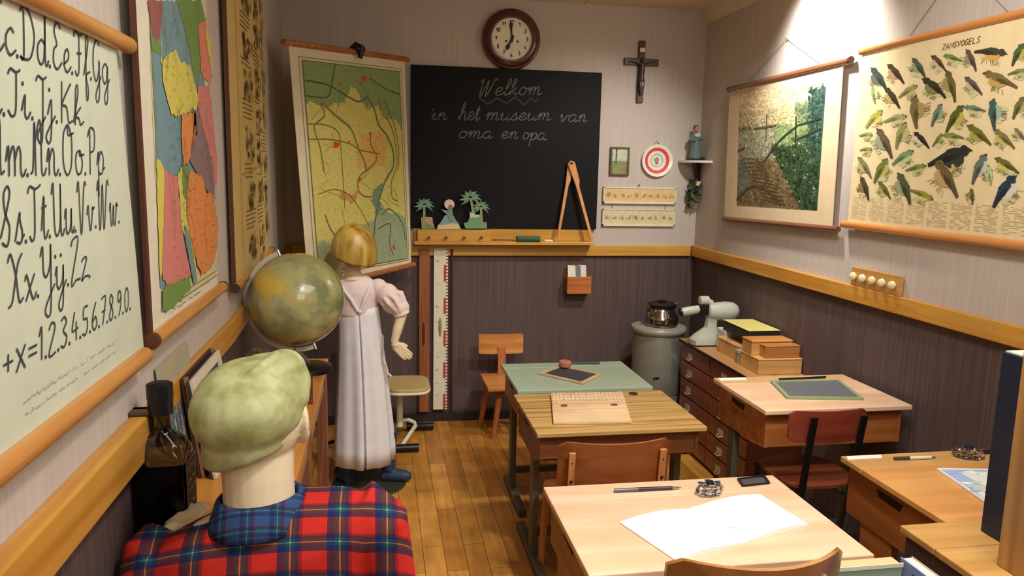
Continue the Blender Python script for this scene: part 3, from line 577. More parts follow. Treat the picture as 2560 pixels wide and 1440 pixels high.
wv = [(0.58,4.515,1.965),(0.606,4.515,1.948),(0.635,4.515,1.93),(0.663,4.515,1.95),(0.688,4.515,1.966),(0.717,4.515,1.951),(0.741,4.515,1.939),(0.772,4.515,1.958),(0.796,4.515,1.973),(0.825,4.515,1.953),(0.849,4.515,1.933),(0.873,4.515,1.957),(0.892,4.515,1.971),(0.916,4.515,1.954),(0.93,4.515,1.964)]
m = MB(); m.ribbon([p+V((0, -.001, 0)) for p in smooth_path(wv, 3)], ny, .0055, (100, 64, 60)); m.build('chalk_underline', PRINT, cb_)
ck = thing('wall_clock', (.775, D, 2.3), 'round dark wooden wall clock with white dial above the chalkboard', 'clock')
cc = V([(0.767,4.49,2.303)][0]); cc.y = D
latheY(MB(), [(.10, 0), (.172, 0), (.174, .02), (.168, .034), (.158, .038), (.152, .050), (.138, .060), (.124, .060), (.118, .046), (.116, .04)], cc, 56).build('frame', flat((82, 38, 32), .25, 0, .5, 0, .5), ck, smooth=True)
latheY(MB(), [(.1175, .0), (.1175, .042)], cc, 48).build('dial', flat((240, 236, 214), .3), ck)
fy = -.0432
for k in range(1, 13):
    a = math.pi/2-k*math.pi/6; s = str(k); x, z = cc.x+.092*math.cos(a), cc.z+.092*math.sin(a)-.010; hw = .0062*len(s)
    m = MB(); write(m, s, (x-hw, cc.y+fy, z), (x+hw, cc.y+fy, z), up, ny, .010, .0038, (40, 34, 30), slant=0); m.build('numeral', PRINT, ck)
for sx_ in (-.034, .034): m = MB(); blob(m, (cc.x+sx_, cc.y+fy, cc.z-.014), .006, .006, (1, 0, 0), up, (24, 20, 20), 12, 0); m.build('winding_hole', PRINT, ck)
def hand(name, deg, ln, wd):
    a = math.radians(90-deg); d = V((math.cos(a), 0, math.sin(a))); s = V((-math.sin(a), 0, math.cos(a))); c = cc+V((0, -.046, 0))
    MB().quadslab([c-d*.02+s*wd*.4, c-d*.02-s*wd*.4, c+d*ln*.45-s*wd*.5, c+d*ln*.7-s*wd*1.0, c+d*ln, c+d*ln*.7+s*wd*1.0, c+d*ln*.45+s*wd*.5], (0, -1, 0), .0015).build(name, BLACK, ck)
hand('minute_hand', 354, .105, .010); hand('hour_hand', 207, .078, .013)
latheY(MB(), [(.009, .04), (.009, .050)], cc, 14).build('hub', BLACK, ck)
# ledge
lg = thing('chalk_ledge', (.75, D, 1.11), 'pine ledge with back plank running under the chalkboard', 'ledge')
bx(.200, 1.292, D-.022, D, 1.128, 1.199).build('back_plank', PINE, lg, bevel=.002); bx(.200, 1.292, D-.105, D, 1.108, 1.128).build('shelf', PINE, lg, bevel=.003)
pr = thing('peg_box', (.43, D-.09, 1.128), 'narrow pine box with four dark pegs on the left of the chalk ledge', 'box')
bx(.222, .652, D-.085, D-.03, 1.128, 1.196).build('box', PINE, pr, bevel=.002)
for p in [(0.288,4.46,1.149),(0.389,4.46,1.15),(0.496,4.46,1.15),(0.598,4.46,1.151)]: latheY(MB(), [(.006, .0), (.006, .012), (.009, .014), (.009, .02)], (p[0], 4.46, p[2]), 12).build('peg', flat((112, 56, 24), .5), pr)
FY = 4.475
def cut(mb, pts, col, lift=0, t=.005): mb.quadslab([V(p)-V((0, lift, 0)) for p in pts], (0, 1, 0), t, col)
def palm(mb, c, r, tr, col=(124, 158, 134)):
    for k in range(9):
        a = math.radians(-35+k*31); d = V((math.cos(a), 0, math.sin(a)*.85)); s = V((-math.sin(a), 0, math.cos(a)))
        c_ = V(c); P = [c_+s*r*.10, c_+d*r*.5+s*r*.22, c_+d*r*1.0-V((0, 0, r*.18)), c_+d*r*.5-s*r*.05, c_-s*r*.10]
        cut(mb, P, col if k % 2 else (100, 138, 112), .001*(k % 2))
    b = V(tr); cut(mb, [V(c)+V((-.006, 0, 0)), V(c)+V((.006, 0, 0)), b+V((.009, 0, 0)), b+V((-.009, 0, 0))], (146, 152, 116), .002)
def W9(*_): pass
m = MB(); pc = [(0.263,4.475,1.339),(0.26,4.475,1.199)]; palm(m, pc[0], .062, pc[1])
cut(m, [(0.248,4.475,1.197),(0.244,4.475,1.264),(0.266,4.475,1.27),(0.31,4.475,1.268),(0.313,4.475,1.236),(0.326,4.475,1.198)], (190, 150, 116), -.001); cut(m, [(0.261,4.475,1.198),(0.266,4.475,1.238),(0.292,4.475,1.228),(0.318,4.475,1.212),(0.326,4.475,1.198)], (112, 140, 84), .001)
m.build('palm_cutout', PRINT, label='small painted palm tree cut-out, leftmost on the peg box', cat='cut-out figure')
m = MB(); cut(m, [(0.337,4.475,1.197),(0.342,4.475,1.22),(0.36,4.475,1.239),(0.381,4.475,1.276),(0.396,4.475,1.284),(0.36,4.475,1.314),(0.396,4.475,1.307),(0.406,4.475,1.317),(0.427,4.475,1.313),(0.43,4.475,1.284),(0.449,4.475,1.25),(0.465,4.475,1.232),(0.479,4.475,1.198)], (132, 158, 160), 0)
cut(m, [(0.337,4.475,1.197),(0.343,4.475,1.222),(0.363,4.475,1.22),(0.402,4.475,1.229),(0.436,4.475,1.232),(0.457,4.475,1.229),(0.479,4.475,1.198)], (214, 190, 150), .002)
cut(m, [(0.401,4.475,1.317),(0.425,4.475,1.318),(0.436,4.475,1.245),(0.415,4.475,1.239),(0.4,4.475,1.281)], (112, 150, 124), .003)
c = V([(0.409,4.475,1.344)][0])
cut(m, [c+V((.030*math.cos(t*.4), 0, .029*math.sin(t*.4))) for t in range(16)], (226, 206, 196), .001)
c2 = V([(0.416,4.475,1.327)][0]); cut(m, [c2+V((.014*math.cos(t*.52), 0, .016*math.sin(t*.52))) for t in range(12)], (142, 124, 84), .004)
m.build('kneeling_figure_cutout', PRINT, label='painted cut-out of a figure with round white headdress between the palm cut-outs', cat='cut-out figure')
m = MB(); pc = [(0.534,4.475,1.384),(0.539,4.475,1.209),(0.596,4.475,1.33),(0.603,4.475,1.215)]; palm(m, pc[0], .070, [(0.554,4.475,1.283)][0]); palm(m, pc[2], .058, pc[3])
cut(m, [(0.505,4.475,1.203),(0.494,4.475,1.235),(0.518,4.475,1.24),(0.528,4.475,1.264),(0.53,4.475,1.306),(0.538,4.475,1.295),(0.554,4.475,1.298),(0.573,4.475,1.283),(0.591,4.475,1.272),(0.597,4.475,1.241),(0.632,4.475,1.241),(0.635,4.475,1.204)], (112, 158, 110), .001)
cut(m, [(0.531,4.475,1.267),(0.531,4.475,1.303),(0.541,4.475,1.296),(0.557,4.475,1.293),(0.557,4.475,1.283),(0.589,4.475,1.286),(0.589,4.475,1.27)], (190, 206, 184), .003)
m.build('twin_palm_cutout', PRINT, label='painted cut-out of two palm trees over green bushes, rightmost on the peg box', cat='cut-out figure')
m = MB().tube([(.668, 4.475, 1.138), (.80, 4.475, 1.135)], .004, 8); m.build('chalk_pointer', flat((120, 74, 34), .5), smooth=True, label='thin brown stick lying on the chalk ledge left of the green eraser', cat='stick')
er = thing('board_eraser', (.885, 4.46, 1.128), 'green felt board eraser lying in the middle of the chalk ledge', 'eraser')
bx(.812, .955, 4.435, 4.485, 1.140, 1.160).build('handle', flat((62, 104, 74), .7), er, bevel=.004); bx(.814, .953, 4.437, 4.483, 1.128, 1.140).build('felt', flat((40, 62, 44), .9), er)
MB().cyl((.985, 4.462, 1.134), (1.035, 4.458, 1.134), .006).build('chalk_stick', flat((238, 232, 220), .8), smooth=True, label='white stick of chalk on the ledge between eraser and compasses', cat='chalk')
dc = thing('board_compasses', (1.16, 4.46, 1.128), 'large wooden blackboard compasses standing open on the ledge against the chalkboard', 'compasses')
LT = wood((232, 176, 120), (200, 134, 80), 'Z', .45)
h = V([(1.141,4.49,1.599)][0]); l = V([(1.069,4.46,1.153)][0]); r = V([(1.279,4.46,1.14)][0])
def leg_(a, b, w0, w1, y): 
    d = (b-a).normalized(); s = V((d.z, 0, -d.x)).normalized(); o = V((0, y, 0))
    return MB().quadslab([a+s*w0+o, a-d*w0*.8+o, a-s*w0+o, lerp(a, b, .24)-s*w0*.95+o, lerp(a, b, .3)-s*w1+o, b-s*w1*.8+o, b+s*w1*.8+o, lerp(a, b, .3)+s*w1+o], (0, 1, 0), .014)
leg_(h, r, .022, .010, -.008).build('leg', LT, dc, bevel=.002); leg_(h, l, .018, .010, .008).build('leg', LT, dc, bevel=.002)
latheY(MB(), [(.008, 0), (.008, .004)], h+V((0, -.008, 0)), 12).build('hinge_pin', flat((70, 60, 50), .3, .8), dc)
# crucifix
cx = thing('crucifix', (1.568, D, 1.97), 'dark wooden crucifix with metal figure on the back wall right of the clock', 'crucifix')
CW = wood((84, 66, 58), (54, 42, 38), 'Z', .45)
m = MB().box(1.548, 1.588, D-.02, D, 1.972, 2.335).box(1.460, 1.676, D-.021, D-.001, 2.190, 2.232); m.build('cross', CW, cx, bevel=.003)
bx(1.553, 1.583, D-.026, D-.02, 2.268, 2.292).build('title_plate', flat((190, 186, 176), .4, .4), cx)
m = MB(); y = D-.036; m.ell((1.568, y-.004, 2.222), (.011, .012, .015)); m.tube([(1.568, y, 2.20), (1.567, y-.002, 2.16), (1.565, y, 2.125), (1.568, y, 2.10)], [.014, .017, .013, .014], 10)
for s in (-1, 1):
    m.tube([(1.568+s*.012, y, 2.198), (1.568+s*.045, y, 2.208), (1.568+s*.085, y+.006, 2.214)], [.007, .005, .004], 8); m.tube([(1.568+s*.008, y, 2.105), (1.566+s*.009, y-.008, 2.065), (1.568+s*.003, y, 2.015)], [.010, .008, .005], 8)
m.ell((1.567, y-.002, 2.102), (.019, .014, .013)); m.build('corpus', flat((96, 84, 80), .35, .6), cx, remesh=.003)
# small picture, plate, letter strips
pf = thing('framed_picture', (1.46, D, 1.53), 'small framed landscape picture on the back wall beside the red plate', 'picture')
m = MB()
for a in ((1.397, 1.409, 1.532, 1.704), (1.507, 1.519, 1.532, 1.704), (1.409, 1.507, 1.532, 1.543), (1.409, 1.507, 1.693, 1.704)): m.box(a[0], a[1], D-.018, D, a[2], a[3])
m.build('frame', flat((102, 90, 66), .4), pf, bevel=.002)
m = MB(); rnd = random.Random(2)
for i in range(9):
    for j in range(14):
        x, z = 1.409+.098*i/9, 1.693-.15*j/14; v = j/14
        c = (196, 200, 178) if v < .45 else (132, 142, 98)
        if i in (2,) and v < .6: c = (104, 110, 84)
        if v > .8 and i > 5: c = (160, 118, 100)
        k = rnd.uniform(-14, 14); m.poly([(x, D-.010, z), (x+.0109, D-.010, z), (x+.0109, D-.010, z-.0108), (x, D-.010, z-.0108)], tuple(min(255, q+k) for q in c))
m.build('painting', PRINT, pf)
pt = thing('wall_plate', (1.697, D, 1.53), 'white wall plate with a red ring and small picture in its centre', 'plate')
pc = (1.697, D, 1.627)
def WP(c, h, r0, r1, col, mb):
    n = 40
    for i in range(n):
        a, b = 2*math.pi*i/n, 2*math.pi*(i+1)/n
        mb.poly([(c[0]+r*math.cos(t), c[1]-hh, c[2]+r*math.sin(t)) for r, hh, t in ((r0, h[0], a), (r1, h[1], a), (r1, h[1], b), (r0, h[0], b))], col)
latheY(MB(), [(.055, 0), (.060, .006), (.098, .020), (.099, .023), (.060, .011), (.02, .010)], pc, 48).build('dish', flat((240, 236, 228), .15, 0, .5, 0, .5), pt, smooth=True)
m = MB(); WP(pc, (.0118, .0175), .060, .079, (222, 84, 74), m); WP(pc, (.0112, .0120), .036, .040, (150, 150, 120), m)
blob(m, (1.697, D-.0125, 1.632), .02, .016, (1, 0, 0), up, (150, 160, 130), 12, .3); blob(m, (1.697, D-.013, 1.612), .010, .008, (1, 0, 0), up, (206, 90, 84), 10, .3); m.build('decoration', PRINT, pt)
cord(pt, [(1.675, D-.006, 1.722), (1.695, D-.004, 1.745), (1.715, D-.006, 1.722)], .0015, (60, 60, 60), 'hanger')
def strip(z0, z1, col, ink, lab, seed):
    t = thing('letter_strip', (1.597, D, z0), lab, 'letter strip')
    bx(1.361, 1.832, D-.014, D, z0, z1).build('board', flat(col, .6), t)
    m = MB()
    for a in ((1.361, 1.832, z1-.006, z1), (1.361, 1.832, z0, z0+.012), (1.361, 1.368, z0, z1), (1.826, 1.832, z0, z1)): m.box(a[0], a[1], D-.018, D-.013, a[2], a[3])
    m.build('edging', flat((232, 222, 200), .5), t)
    m = MB(); r_ = random.Random(seed)
    for k in range(10):
        x = 1.382+k*.0455; zc = (z0+z1)/2+.004
        scribble(m, (x, D-.0145, zc-.018), (x+.026, D-.0145, zc-.018), up, ny, .034, .0035, ink, 9, seed+k)
        scribble(m, (x, D-.0145, zc-.012), (x+.024, D-.0145, zc-.012), up, ny, .022, .0035, ink, 7, seed+k+50)
        m.ribbon([(x-.009, D-.0146, z0+.014), (x-.009, D-.0146, z1-.01)], ny, .0012, (190, 170, 130))
    m.build('small_figures', PRINT, t)
    return t
s1_ = strip(1.360, 1.460, (224, 196, 146), (190, 140, 84), 'cream strip of small tan signs on the back wall, upper of the pair', 20)
s2_ = strip(1.221, 1.326, (222, 208, 168), (160, 146, 112), 'cream strip of small grey signs on the back wall, lower of the pair', 60)
MB().cyl((1.59, D, 1.475), (1.59, D-.02, 1.475), .004).build('nail', flat((120, 110, 90), .3, .8), s1_)
for x in (1.42, 1.765): cord(s2_, [(x, D-.008, 1.326), (x+.004, D-.006, 1.343), (x, D-.008, 1.36)], .0012, (120, 100, 80), 'hook')
# corner shelf with statuette, bunch of leaves
cs = thing('corner_shelf', (1.93, 4.49, 1.55), 'small white corner shelf high in the back right corner', 'shelf')
P = [(XR, D), (1.838, D)]+[(XR-.141*math.cos(a*math.pi/16), D-.20*math.sin(a*math.pi/16)) for a in range(0, 9)]
P = [(XR, D)]+[(XR-.141*math.cos(a*math.pi/16), D-.20*math.sin(a*math.pi/16)) for a in range(0, 9)]
MB().quadslab([(x, y, 1.618) for x, y in P], (0, 0, 1), .014).build('board', flat((228, 222, 216), .4), cs)
MB().quadslab([(XR-.012, D-.012, 1.618), (XR-.075, D-.075, 1.618), (XR-.04, D-.04, 1.54), (XR-.012, D-.012, 1.50)], V((1, -1, 0)), .02).build('bracket', flat((52, 40, 40), .5), cs)
sn = thing('saint_statuette', (1.915, 4.47, 1.632), 'small painted statuette of a robed figure on the corner shelf', 'statuette')
m = MB(); bx_, by_ = 1.915, 4.47
m.lathe([(.030, 1.642), (.034, 1.65), (.030, 1.70), (.026, 1.745), (.030, 1.775), (.020, 1.795), (.008, 1.803)], (bx_, by_, 0), 20)
m.tube([(bx_-.028, by_, 1.785), (bx_-.036, by_-.015, 1.755), (bx_-.012, by_-.034, 1.752)], .009, 8); m.tube([(bx_+.028, by_, 1.785), (bx_+.036, by_-.015, 1.758), (bx_+.010, by_-.034, 1.765)], .009, 8)
for k in range(7):
    a = -math.pi/2+(k-3)*.45; m.tube([(bx_+.034*math.cos(a), by_+.034*math.sin(a), 1.643), (bx_+.026*math.cos(a), by_+.026*math.sin(a), 1.74)], .005, 6)
m.build('robe', flat((96, 116, 118), .5), sn, remesh=.003)
m = MB().ell((bx_, by_-.002, 1.822), (.014, .016, .020)).cyl((bx_, by_, 1.79), (bx_, by_, 1.81), .007); m.build('head', flat((178, 132, 112), .5), sn, remesh=.0025)
MB().ell((bx_, by_+.004, 1.828), (.017, .017, .019)).build('hair', flat((120, 60, 54), .6), sn, smooth=True)
MB().ell((bx_, by_-.026, 1.782), (.022, .014, .014)).build('collar', flat((196, 196, 180), .5), sn, smooth=True)
bx(bx_-.036, bx_+.040, by_-.03, by_+.03, 1.632, 1.645).build('base', flat((52, 42, 40), .5), sn, bevel=.003)
MB().ell((1.955, 4.45, 1.641), (.018, .02, .012)).ell((1.948, 4.446, 1.648), (.010, .010, .010)).build('dark_ornament', flat((46, 36, 36), .5), smooth=True, label='small dark ornament at the right end of the corner shelf', cat='ornament')
bl = thing('dried_bouquet', (1.955, 4.515, 1.34), 'hanging bunch of dried green leaves under the corner shelf', 'bouquet')
rnd = random.Random(9); m = MB(); m2 = MB()
for k in range(34):
    c = V((1.945+rnd.uniform(-.040, .022), 4.505+rnd.uniform(-.03, .015), 1.36+rnd.uniform(0, .15))); a = rnd.uniform(0, 6.28); d = V((math.cos(a)*.7, -.3*rnd.random(), math.sin(a))).normalized(); s = d.cross(V((0, 1, .2))).normalized(); L_ = rnd.uniform(.025, .042)
    m.add([c-d*L_, c-s*L_*.4+V((0, -.006, 0)), c+d*L_, c+s*L_*.4+V((0, -.006, 0))], [(0, 1, 2, 3)], rnd.choice([(52, 62, 48), (70, 82, 60), (44, 50, 42), (92, 98, 76)]))
for k in range(10): m2.tube([(1.957, 4.52, 1.505), (1.95+rnd.uniform(-.03, .02), 4.50, 1.43), (1.945+rnd.uniform(-.035, .02), 4.49, 1.35)], .0018, 5)
m.build('leaves', PRINT, bl); m2.build('stems', flat((150, 140, 124), .7), bl, smooth=True)
bx(1.940, 1.966, 4.475, 4.479, 1.478, 1.506).build('paper_tag', flat((216, 200, 140), .7), bl)
# wall box with cards
wb = thing('wall_box', (1.2, D, .8), 'small wooden wall box holding cards, hung below the chalk ledge', 'box')
P = [(1.128, .80), (1.290, .80), (1.290, .92)]+[(1.209+.081*math.cos(a*math.pi/8), .92+.075*math.sin(a*math.pi/8)) for a in range(1, 8)]+[(1.128, .92)]
MB().quadslab([(x, D-.012, z) for x, z in P], (0, 1, 0), .012).build('back_board', flat((112, 66, 40), .5), wb)
WB = wood((204, 126, 66), (166, 90, 40), 'X', .45)
m = MB().box(1.135, 1.287, D-.080, D-.070, .806, .912).box(1.135, 1.143, D-.07, D-.012, .806, .912).box(1.279, 1.287, D-.07, D-.012, .806, .912).box(1.135, 1.287, D-.07, D-.012, .806, .814); m.build('box', WB, wb, bevel=.002)
for k, (x, col, lab) in enumerate(((1.150, (232, 226, 216), 'white card at the left of the small wall box'), (1.185, (110, 122, 126), 'grey card in the middle of the small wall box'), (1.222, (230, 220, 212), 'white card at the right of the small wall box'))):
    MB().quadslab([(x, D-.05+.008*k, .816), (x+.05, D-.05+.008*k, .816), (x+.045, D-.03+.006*k, .975), (x-.004, D-.03+.006*k, .978)], (0, 1, 0), .003).build('card', flat(col, .6), label=lab, cat='card', group='cards in the small wall box')
# ruler, metre stick, rod
pr_ = thing('wooden_yardstick', (.266, D-.02, .07), 'long brown wooden straightedge hanging below the ledge left of the white metre stick', 'straightedge')
bx(.235, .298, D-.038, D-.024, .070, 1.075).build('plank', wood((170, 104, 62), (132, 74, 40), 'Z', .45), pr_, bevel=.002)
MB().ell((.262, D-.038, .56), (.009, .004, .075)).build('grip', flat((70, 38, 24), .6), pr_, smooth=True)
ms = thing('metre_stick', (.366, D-.02, .08), 'white metre stick with red and black graduations hanging on the back wall', 'metre stick')
bx(.322, .408, D-.036, D-.024, .082, 1.080).build('blade', flat((222, 216, 196), .45), ms, bevel=.002)
m = MB(); yy = D-.0368
for k in range(10):
    za = .082+.0998*k
    if k % 2 == 0: m.poly([(.382, yy, za), (.396, yy, za), (.396, yy, za+.0998), (.382, yy, za+.0998)], (200, 56, 44))
for k in range(100):
    za = .082+.00998*k
    if k % 2: m.poly([(.396, yy, za), (.408, yy, za), (.408, yy, za+.006), (.396, yy, za+.006)], (60, 50, 44))
for z in (1.0, .93, .86, .72, .63, .5, .41, .33, .25, .17): scribble(m, (.335, yy, z), (.352, yy, z), up, ny, .014, .003, (130, 136, 124), 6, int(z*100))
m.build('graduations', PRINT, ms); MB().ell((.362, D-.036, .60), (.010, .005, .06)).build('grip', flat((140, 132, 96), .6), ms, smooth=True)
MB().tube([(.430, D-.024, 1.075), (.433, D-.022, .6), (.436, D-.022, .065)], .008, 8).build('pointer_stick', flat((70, 42, 36), .5), smooth=True, label='thin dark stick hanging to the right of the white metre stick', cat='stick')
# ---------------------------------------------------------------- right wall charts
XP = 1.955; nr = (-1, 0, 0)
lp = thing('landscape_chart', (XP, 3.6, 1.31), 'wall chart with painted river path landscape, hung by a cord on right wall', 'wall chart')
S = [[(1.955,4.127,2.016)][0], [(1.955,3.052,2.022)][0], [(1.955,3.033,1.332)][0], [(1.955,4.097,1.311)][0]]
MB().quadslab(S, (1, 0, 0), .003).build('sheet', flat((226, 204, 168), .55), lp)
Q = [[(1.955,4.003,2.002)][0], [(1.955,3.169,1.968)][0], [(1.955,3.158,1.397)][0], [(1.955,3.947,1.382)][0]]
def land(u, v):
    bank = .40+(v-.5)*.75 if v > .45 else .44+(.45-v)*1.0
    if u > .86 and v > .02: return (58, 86, 74) if v < .5 else (52, 78, 54)
    if v < .30:
        if u > .72 and v > .14: return (112, 130, 96)
        return (224, 200, 160) if v < .16 else (196, 182, 140)
    if v < .48:
        if u < .16 and .24 < v < .34: return (96, 112, 92)
        if u > .5: return (136, 158, 104) if v < .40 or u < .7 else (92, 118, 78)
        return (160, 160, 128)
    if u > bank+.05: return (52, 76, 48)
    if v < .60: return (150, 150, 124)
    if u < .15 and v < .9: return (118, 122, 108)
    return (122, 104, 72)
m = MB(); rnd = random.Random(8); NU, NV = 80, 92
for i in range(NU):
    for j in range(NV):
        c = land((i+.5)/NU+rnd.uniform(-.03, .03), (j+.5)/NV+rnd.uniform(-.03, .03)); k = rnd.uniform(-12, 12)
        m.poly([bil(Q, x/NU, y/NV)+V((-.0005, 0, 0)) for x, y in ((i, j), (i, j+1), (i+1, j+1), (i+1, j))], tuple(max(0, min(255, q+k)) for q in c))
eu = (V(Q[1])-V(Q[0])).normalized(); ev = (V(Q[3])-V(Q[0])).normalized()
for k in range(2600):
    u, v = rnd.random(), rnd.random(); c = land(u, v); kk = rnd.uniform(-34, 30); a = rnd.uniform(.004, .016)
    if u > .55 and v > .45 and rnd.random() < .03: c = (214, 214, 170); kk = 0; a = .007
    blob(m, bil(Q, u*.96+.02, v*.96+.02)+V((-.0008-k*4e-7, 0, 0)), a, a*rnd.uniform(.3, 1), eu, ev, tuple(max(0, min(255, q+kk)) for q in c), 6, .4, rnd)
def ll(uv, wd, col): m.ribbon([bil(Q, p.x, p.y)+V((-.0024, 0, 0)) for p in smooth_path(uv, 4)], nr, wd, col)
ll([(.38, .22), (.38, .45)], .010, (84, 70, 52)); ll([(.22, .335), (.5, .315)], .010, (92, 76, 50)); ll([(.36, .62), (.55, .44), (.74, .33)], .012, (52, 58, 44)); ll([(.72, .25), (.73, .5)], .012, (40, 50, 40)); ll([(.72, .33), (.98, .28)], .008, (44, 54, 44)); ll([(.74, .44), (.98, .36)], .008, (44, 54, 44))
for k in range(12): ll([(.05+.03*k, .60+.03*k), (.2+.035*k, .585+.034*k), (.35+.028*k, .63+.03*k)], .005, (92, 76, 52))
ll([(.0, .95), (.2, .83), (.35, .84), (.5, .9), (.6, .97)], .014, (74, 62, 44)); ll([(.0, .52), (.1, .49)], .010, (84, 72, 54))
m.build('painting', PRINT, lp)
DR = wood((150, 92, 66), (104, 58, 42), 'Y', .35, .8, .3)
a, b = [(1.955,4.128,2.027),(1.955,3.009,2.037)]; rod(lp, 'top_rod', a, b, .014, DR, flat((90, 50, 34), .35)); a, b = [(1.955,4.106,1.301),(1.955,2.985,1.327)]; rod(lp, 'bottom_rod', a, b, .013, DR)
cord(lp, [(1.972,3.929,2.056),(1.972,3.569,2.213),(1.972,3.246,2.052)])
MB().cyl((XR, *[(1.972,3.569,2.213)][0][1:]), (XR-.015, *[(1.972,3.569,2.213)][0][1:]), .004).build('nail', STEEL, lp)
bc = thing('songbird_chart', (XP, 2.45, 1.36), 'wall chart of many painted songbirds on cream paper, right wall', 'wall chart')
MB().box(XP, XP+.003, 1.96, 2.925, 1.36, 2.05).build('sheet', flat((232, 214, 170), .55), bc)
BR = '''215,345,175,130,60,70,74,90,98,90;320,310,150,135,74,56,40,190,150,110;455,275,140,125,84,96,84,150,160,120;570,245,130,140,96,72,50,200,180,140;665,215,125,170,120,140,70,190,190,120;785,225,145,120,92,86,72,150,140,110;905,180,190,-8,70,70,56,214,168,72;1065,190,150,60,84,100,60,180,170,90;300,460,150,130,70,56,38,190,170,90;545,400,180,145,64,60,42,130,130,80;650,385,200,112,106,100,56,160,150,90;800,385,150,140,100,88,84,200,176,160;960,350,210,160,122,110,62,190,160,96;395,420,130,30,150,150,90,190,180,120;443,545,200,86,120,108,60,170,150,90;560,565,150,60,110,130,116,150,170,140;680,590,200,50,92,100,48,190,180,80;810,530,130,175,110,134,110,190,200,140;930,560,190,86,70,96,92,160,180,160;1070,520,150,60,110,112,66,170,160,100;185,590,150,40,176,172,80,206,196,110;320,590,140,10,160,160,110,200,190,140;250,740,200,122,104,90,72,150,160,140;355,690,170,65,150,150,96,190,180,120;470,720,125,135,56,50,44,220,210,180;565,720,100,45,120,140,80,160,170,100;670,700,135,178,132,144,76,190,190,110;835,690,185,145,110,112,50,170,160,80;985,715,160,140,130,124,72,190,180,110;1075,690,100,130,130,120,90,180,170,120;130,690,90,0,150,160,90,190,190,120;130,780,85,0,150,150,90,180,180,110;120,890,150,130,130,134,90,180,176,120;230,910,170,55,116,124,56,176,180,90;365,830,150,30,120,150,100,180,200,140;440,895,120,10,120,140,76,180,180,110;650,830,290,14,44,50,48,56,60,56;620,960,270,128,112,96,66,190,160,110;840,900,200,60,104,116,104,190,200,190;1000,880,160,150,110,110,56,206,190,90;120,1020,150,115,84,72,44,140,120,80;250,1030,130,130,112,110,60,170,160,90;370,1020,200,115,84,88,56,150,160,120;470,1060,140,-30,150,150,60,206,200,110;790,1070,100,100,110,104,60,150,140,90;990,1040,230,52,44,62,74,210,210,200;185,440,100,90,150,170,110,190,200,140;1062,300,110,10,130,140,90,180,180,120;900,940,120,100,190,200,150,206,206,160;670,910,90,80,200,190,120,206,180,110'''
BP = {}
for i, t in enumerate(BR.split(';')):
    BP[i] = [float(v) for v in t.split(',')]
O, XX, YY = [(1.955,2.416,1.753),(1.955,2.401,1.752),(1.955,2.415,1.742)]; O, XX, YY = V(O), V(XX), V(YY)
C4 = [(1.955,2.957,2.058),(1.955,2.122,2.021),(1.955,2.022,1.351),(1.955,2.889,1.371)]
def b2w(x, y):       # chart coordinates from the crop through the known rectangle of the wall plane
    return V((XP, *_bird(x, y)))
HB = [(1.955,3.033,2.122),(1.955,2.498,2.038),(1.955,2.11,1.976),(1.955,2.974,1.719),(1.955,2.448,1.698),(1.955,2.066,1.684),(1.955,2.914,1.315),(1.955,2.397,1.359),(1.955,2.022,1.391)]
def _bird(x, y):
    u, v = x/550, (y-100)/600; i, j = min(1, int(u)), min(1, int(v)); 
    a = [V(HB[(j+dj)*3+i+di]) for dj in (0, 1) for di in (0, 1)]; fu, fv = u-i, v-j
    p = lerp(lerp(a[0], a[1], fu), lerp(a[2], a[3], fu), fv); return p.y, p.z
m = MB(); rnd = random.Random(4)
def bird(cx, cy, ln, ang, c1, c2, k):
    a = math.radians(ang); d = (math.cos(a), -math.sin(a)); flip = 1 if math.cos(a) >= 0 else -1
    s = (-d[1]*flip, d[0]*flip) if False else (d[1]*-flip, d[0]*flip)
    def T(x, y, lift=0): 
        y *= 1.4; p = b2w(cx+ln*(d[0]*x+s[0]*y), cy+ln*(d[1]*x+s[1]*y)); p.x -= .0012+lift+k*.00001; return p
    for _ in range(3): blob(m, T(rnd.uniform(-.2, .2), rnd.uniform(.05, .2), _*.0001), .018, .012, (0, 1, 0), (0, 0, 1), (206, 204, 156), 9, .4, rnd)
    for _ in range(10):
        x = rnd.uniform(-.2, .25); m.ribbon([T(x, .15, .0004), T(x+rnd.uniform(-.12, .12), .26, .0004)], nr, .0012, (130, 130, 84))
    body = [(.30, .02), (.26, .12), (.10, .18), (-.08, .14), (-.2, .05), (-.22, -.03), (-.05, -.11), (.12, -.12), (.28, -.08)]
    m.poly([T(x, y, .0006) for x, y in body], c2)
    m.poly([T(x, y, .0009) for x, y in [(-.08, .02), (-.5, .055), (-.5, .0), (-.1, -.10)]], tuple(q*.85 for q in c1))
    m.poly([T(x, y, .0012) for x, y in [(.30, -.04), (.2, .03), (0, .04), (-.26, .03), (-.2, -.05), (-.02, -.13), (.14, -.13), (.3, -.10)]], c1)
    m.poly([T(x, y, .0014) for x, y in [(.12, -.02), (-.05, .05), (-.32, .03), (-.1, -.05)]], tuple(q*.7 for q in c1))
    h = [(.34+.10*math.cos(t*.7), -.05+.085*math.sin(t*.7)) for t in range(9)]; m.poly([T(x, y, .0016) for x, y in h], c1)
    m.poly([T(x, y, .0014) for x, y in [(.42, -.09), (.52, -.02), (.42, -.01)]], (70, 60, 46)); e = (.37, -.06)
    m.poly([T(e[0]+.014*math.cos(t), e[1]+.014*math.sin(t), .0020) for t in range(6)], (20, 18, 16))
    for x in (.03, .10): m.ribbon([T(x, .14, .0008), T(x+.02, .24, .0008)], nr, .0016, (110, 84, 60))
for k, t in BP.items(): bird(t[0], t[1], t[2]*1.04, t[3], tuple(t[4:7]), tuple(t[7:10]), k)
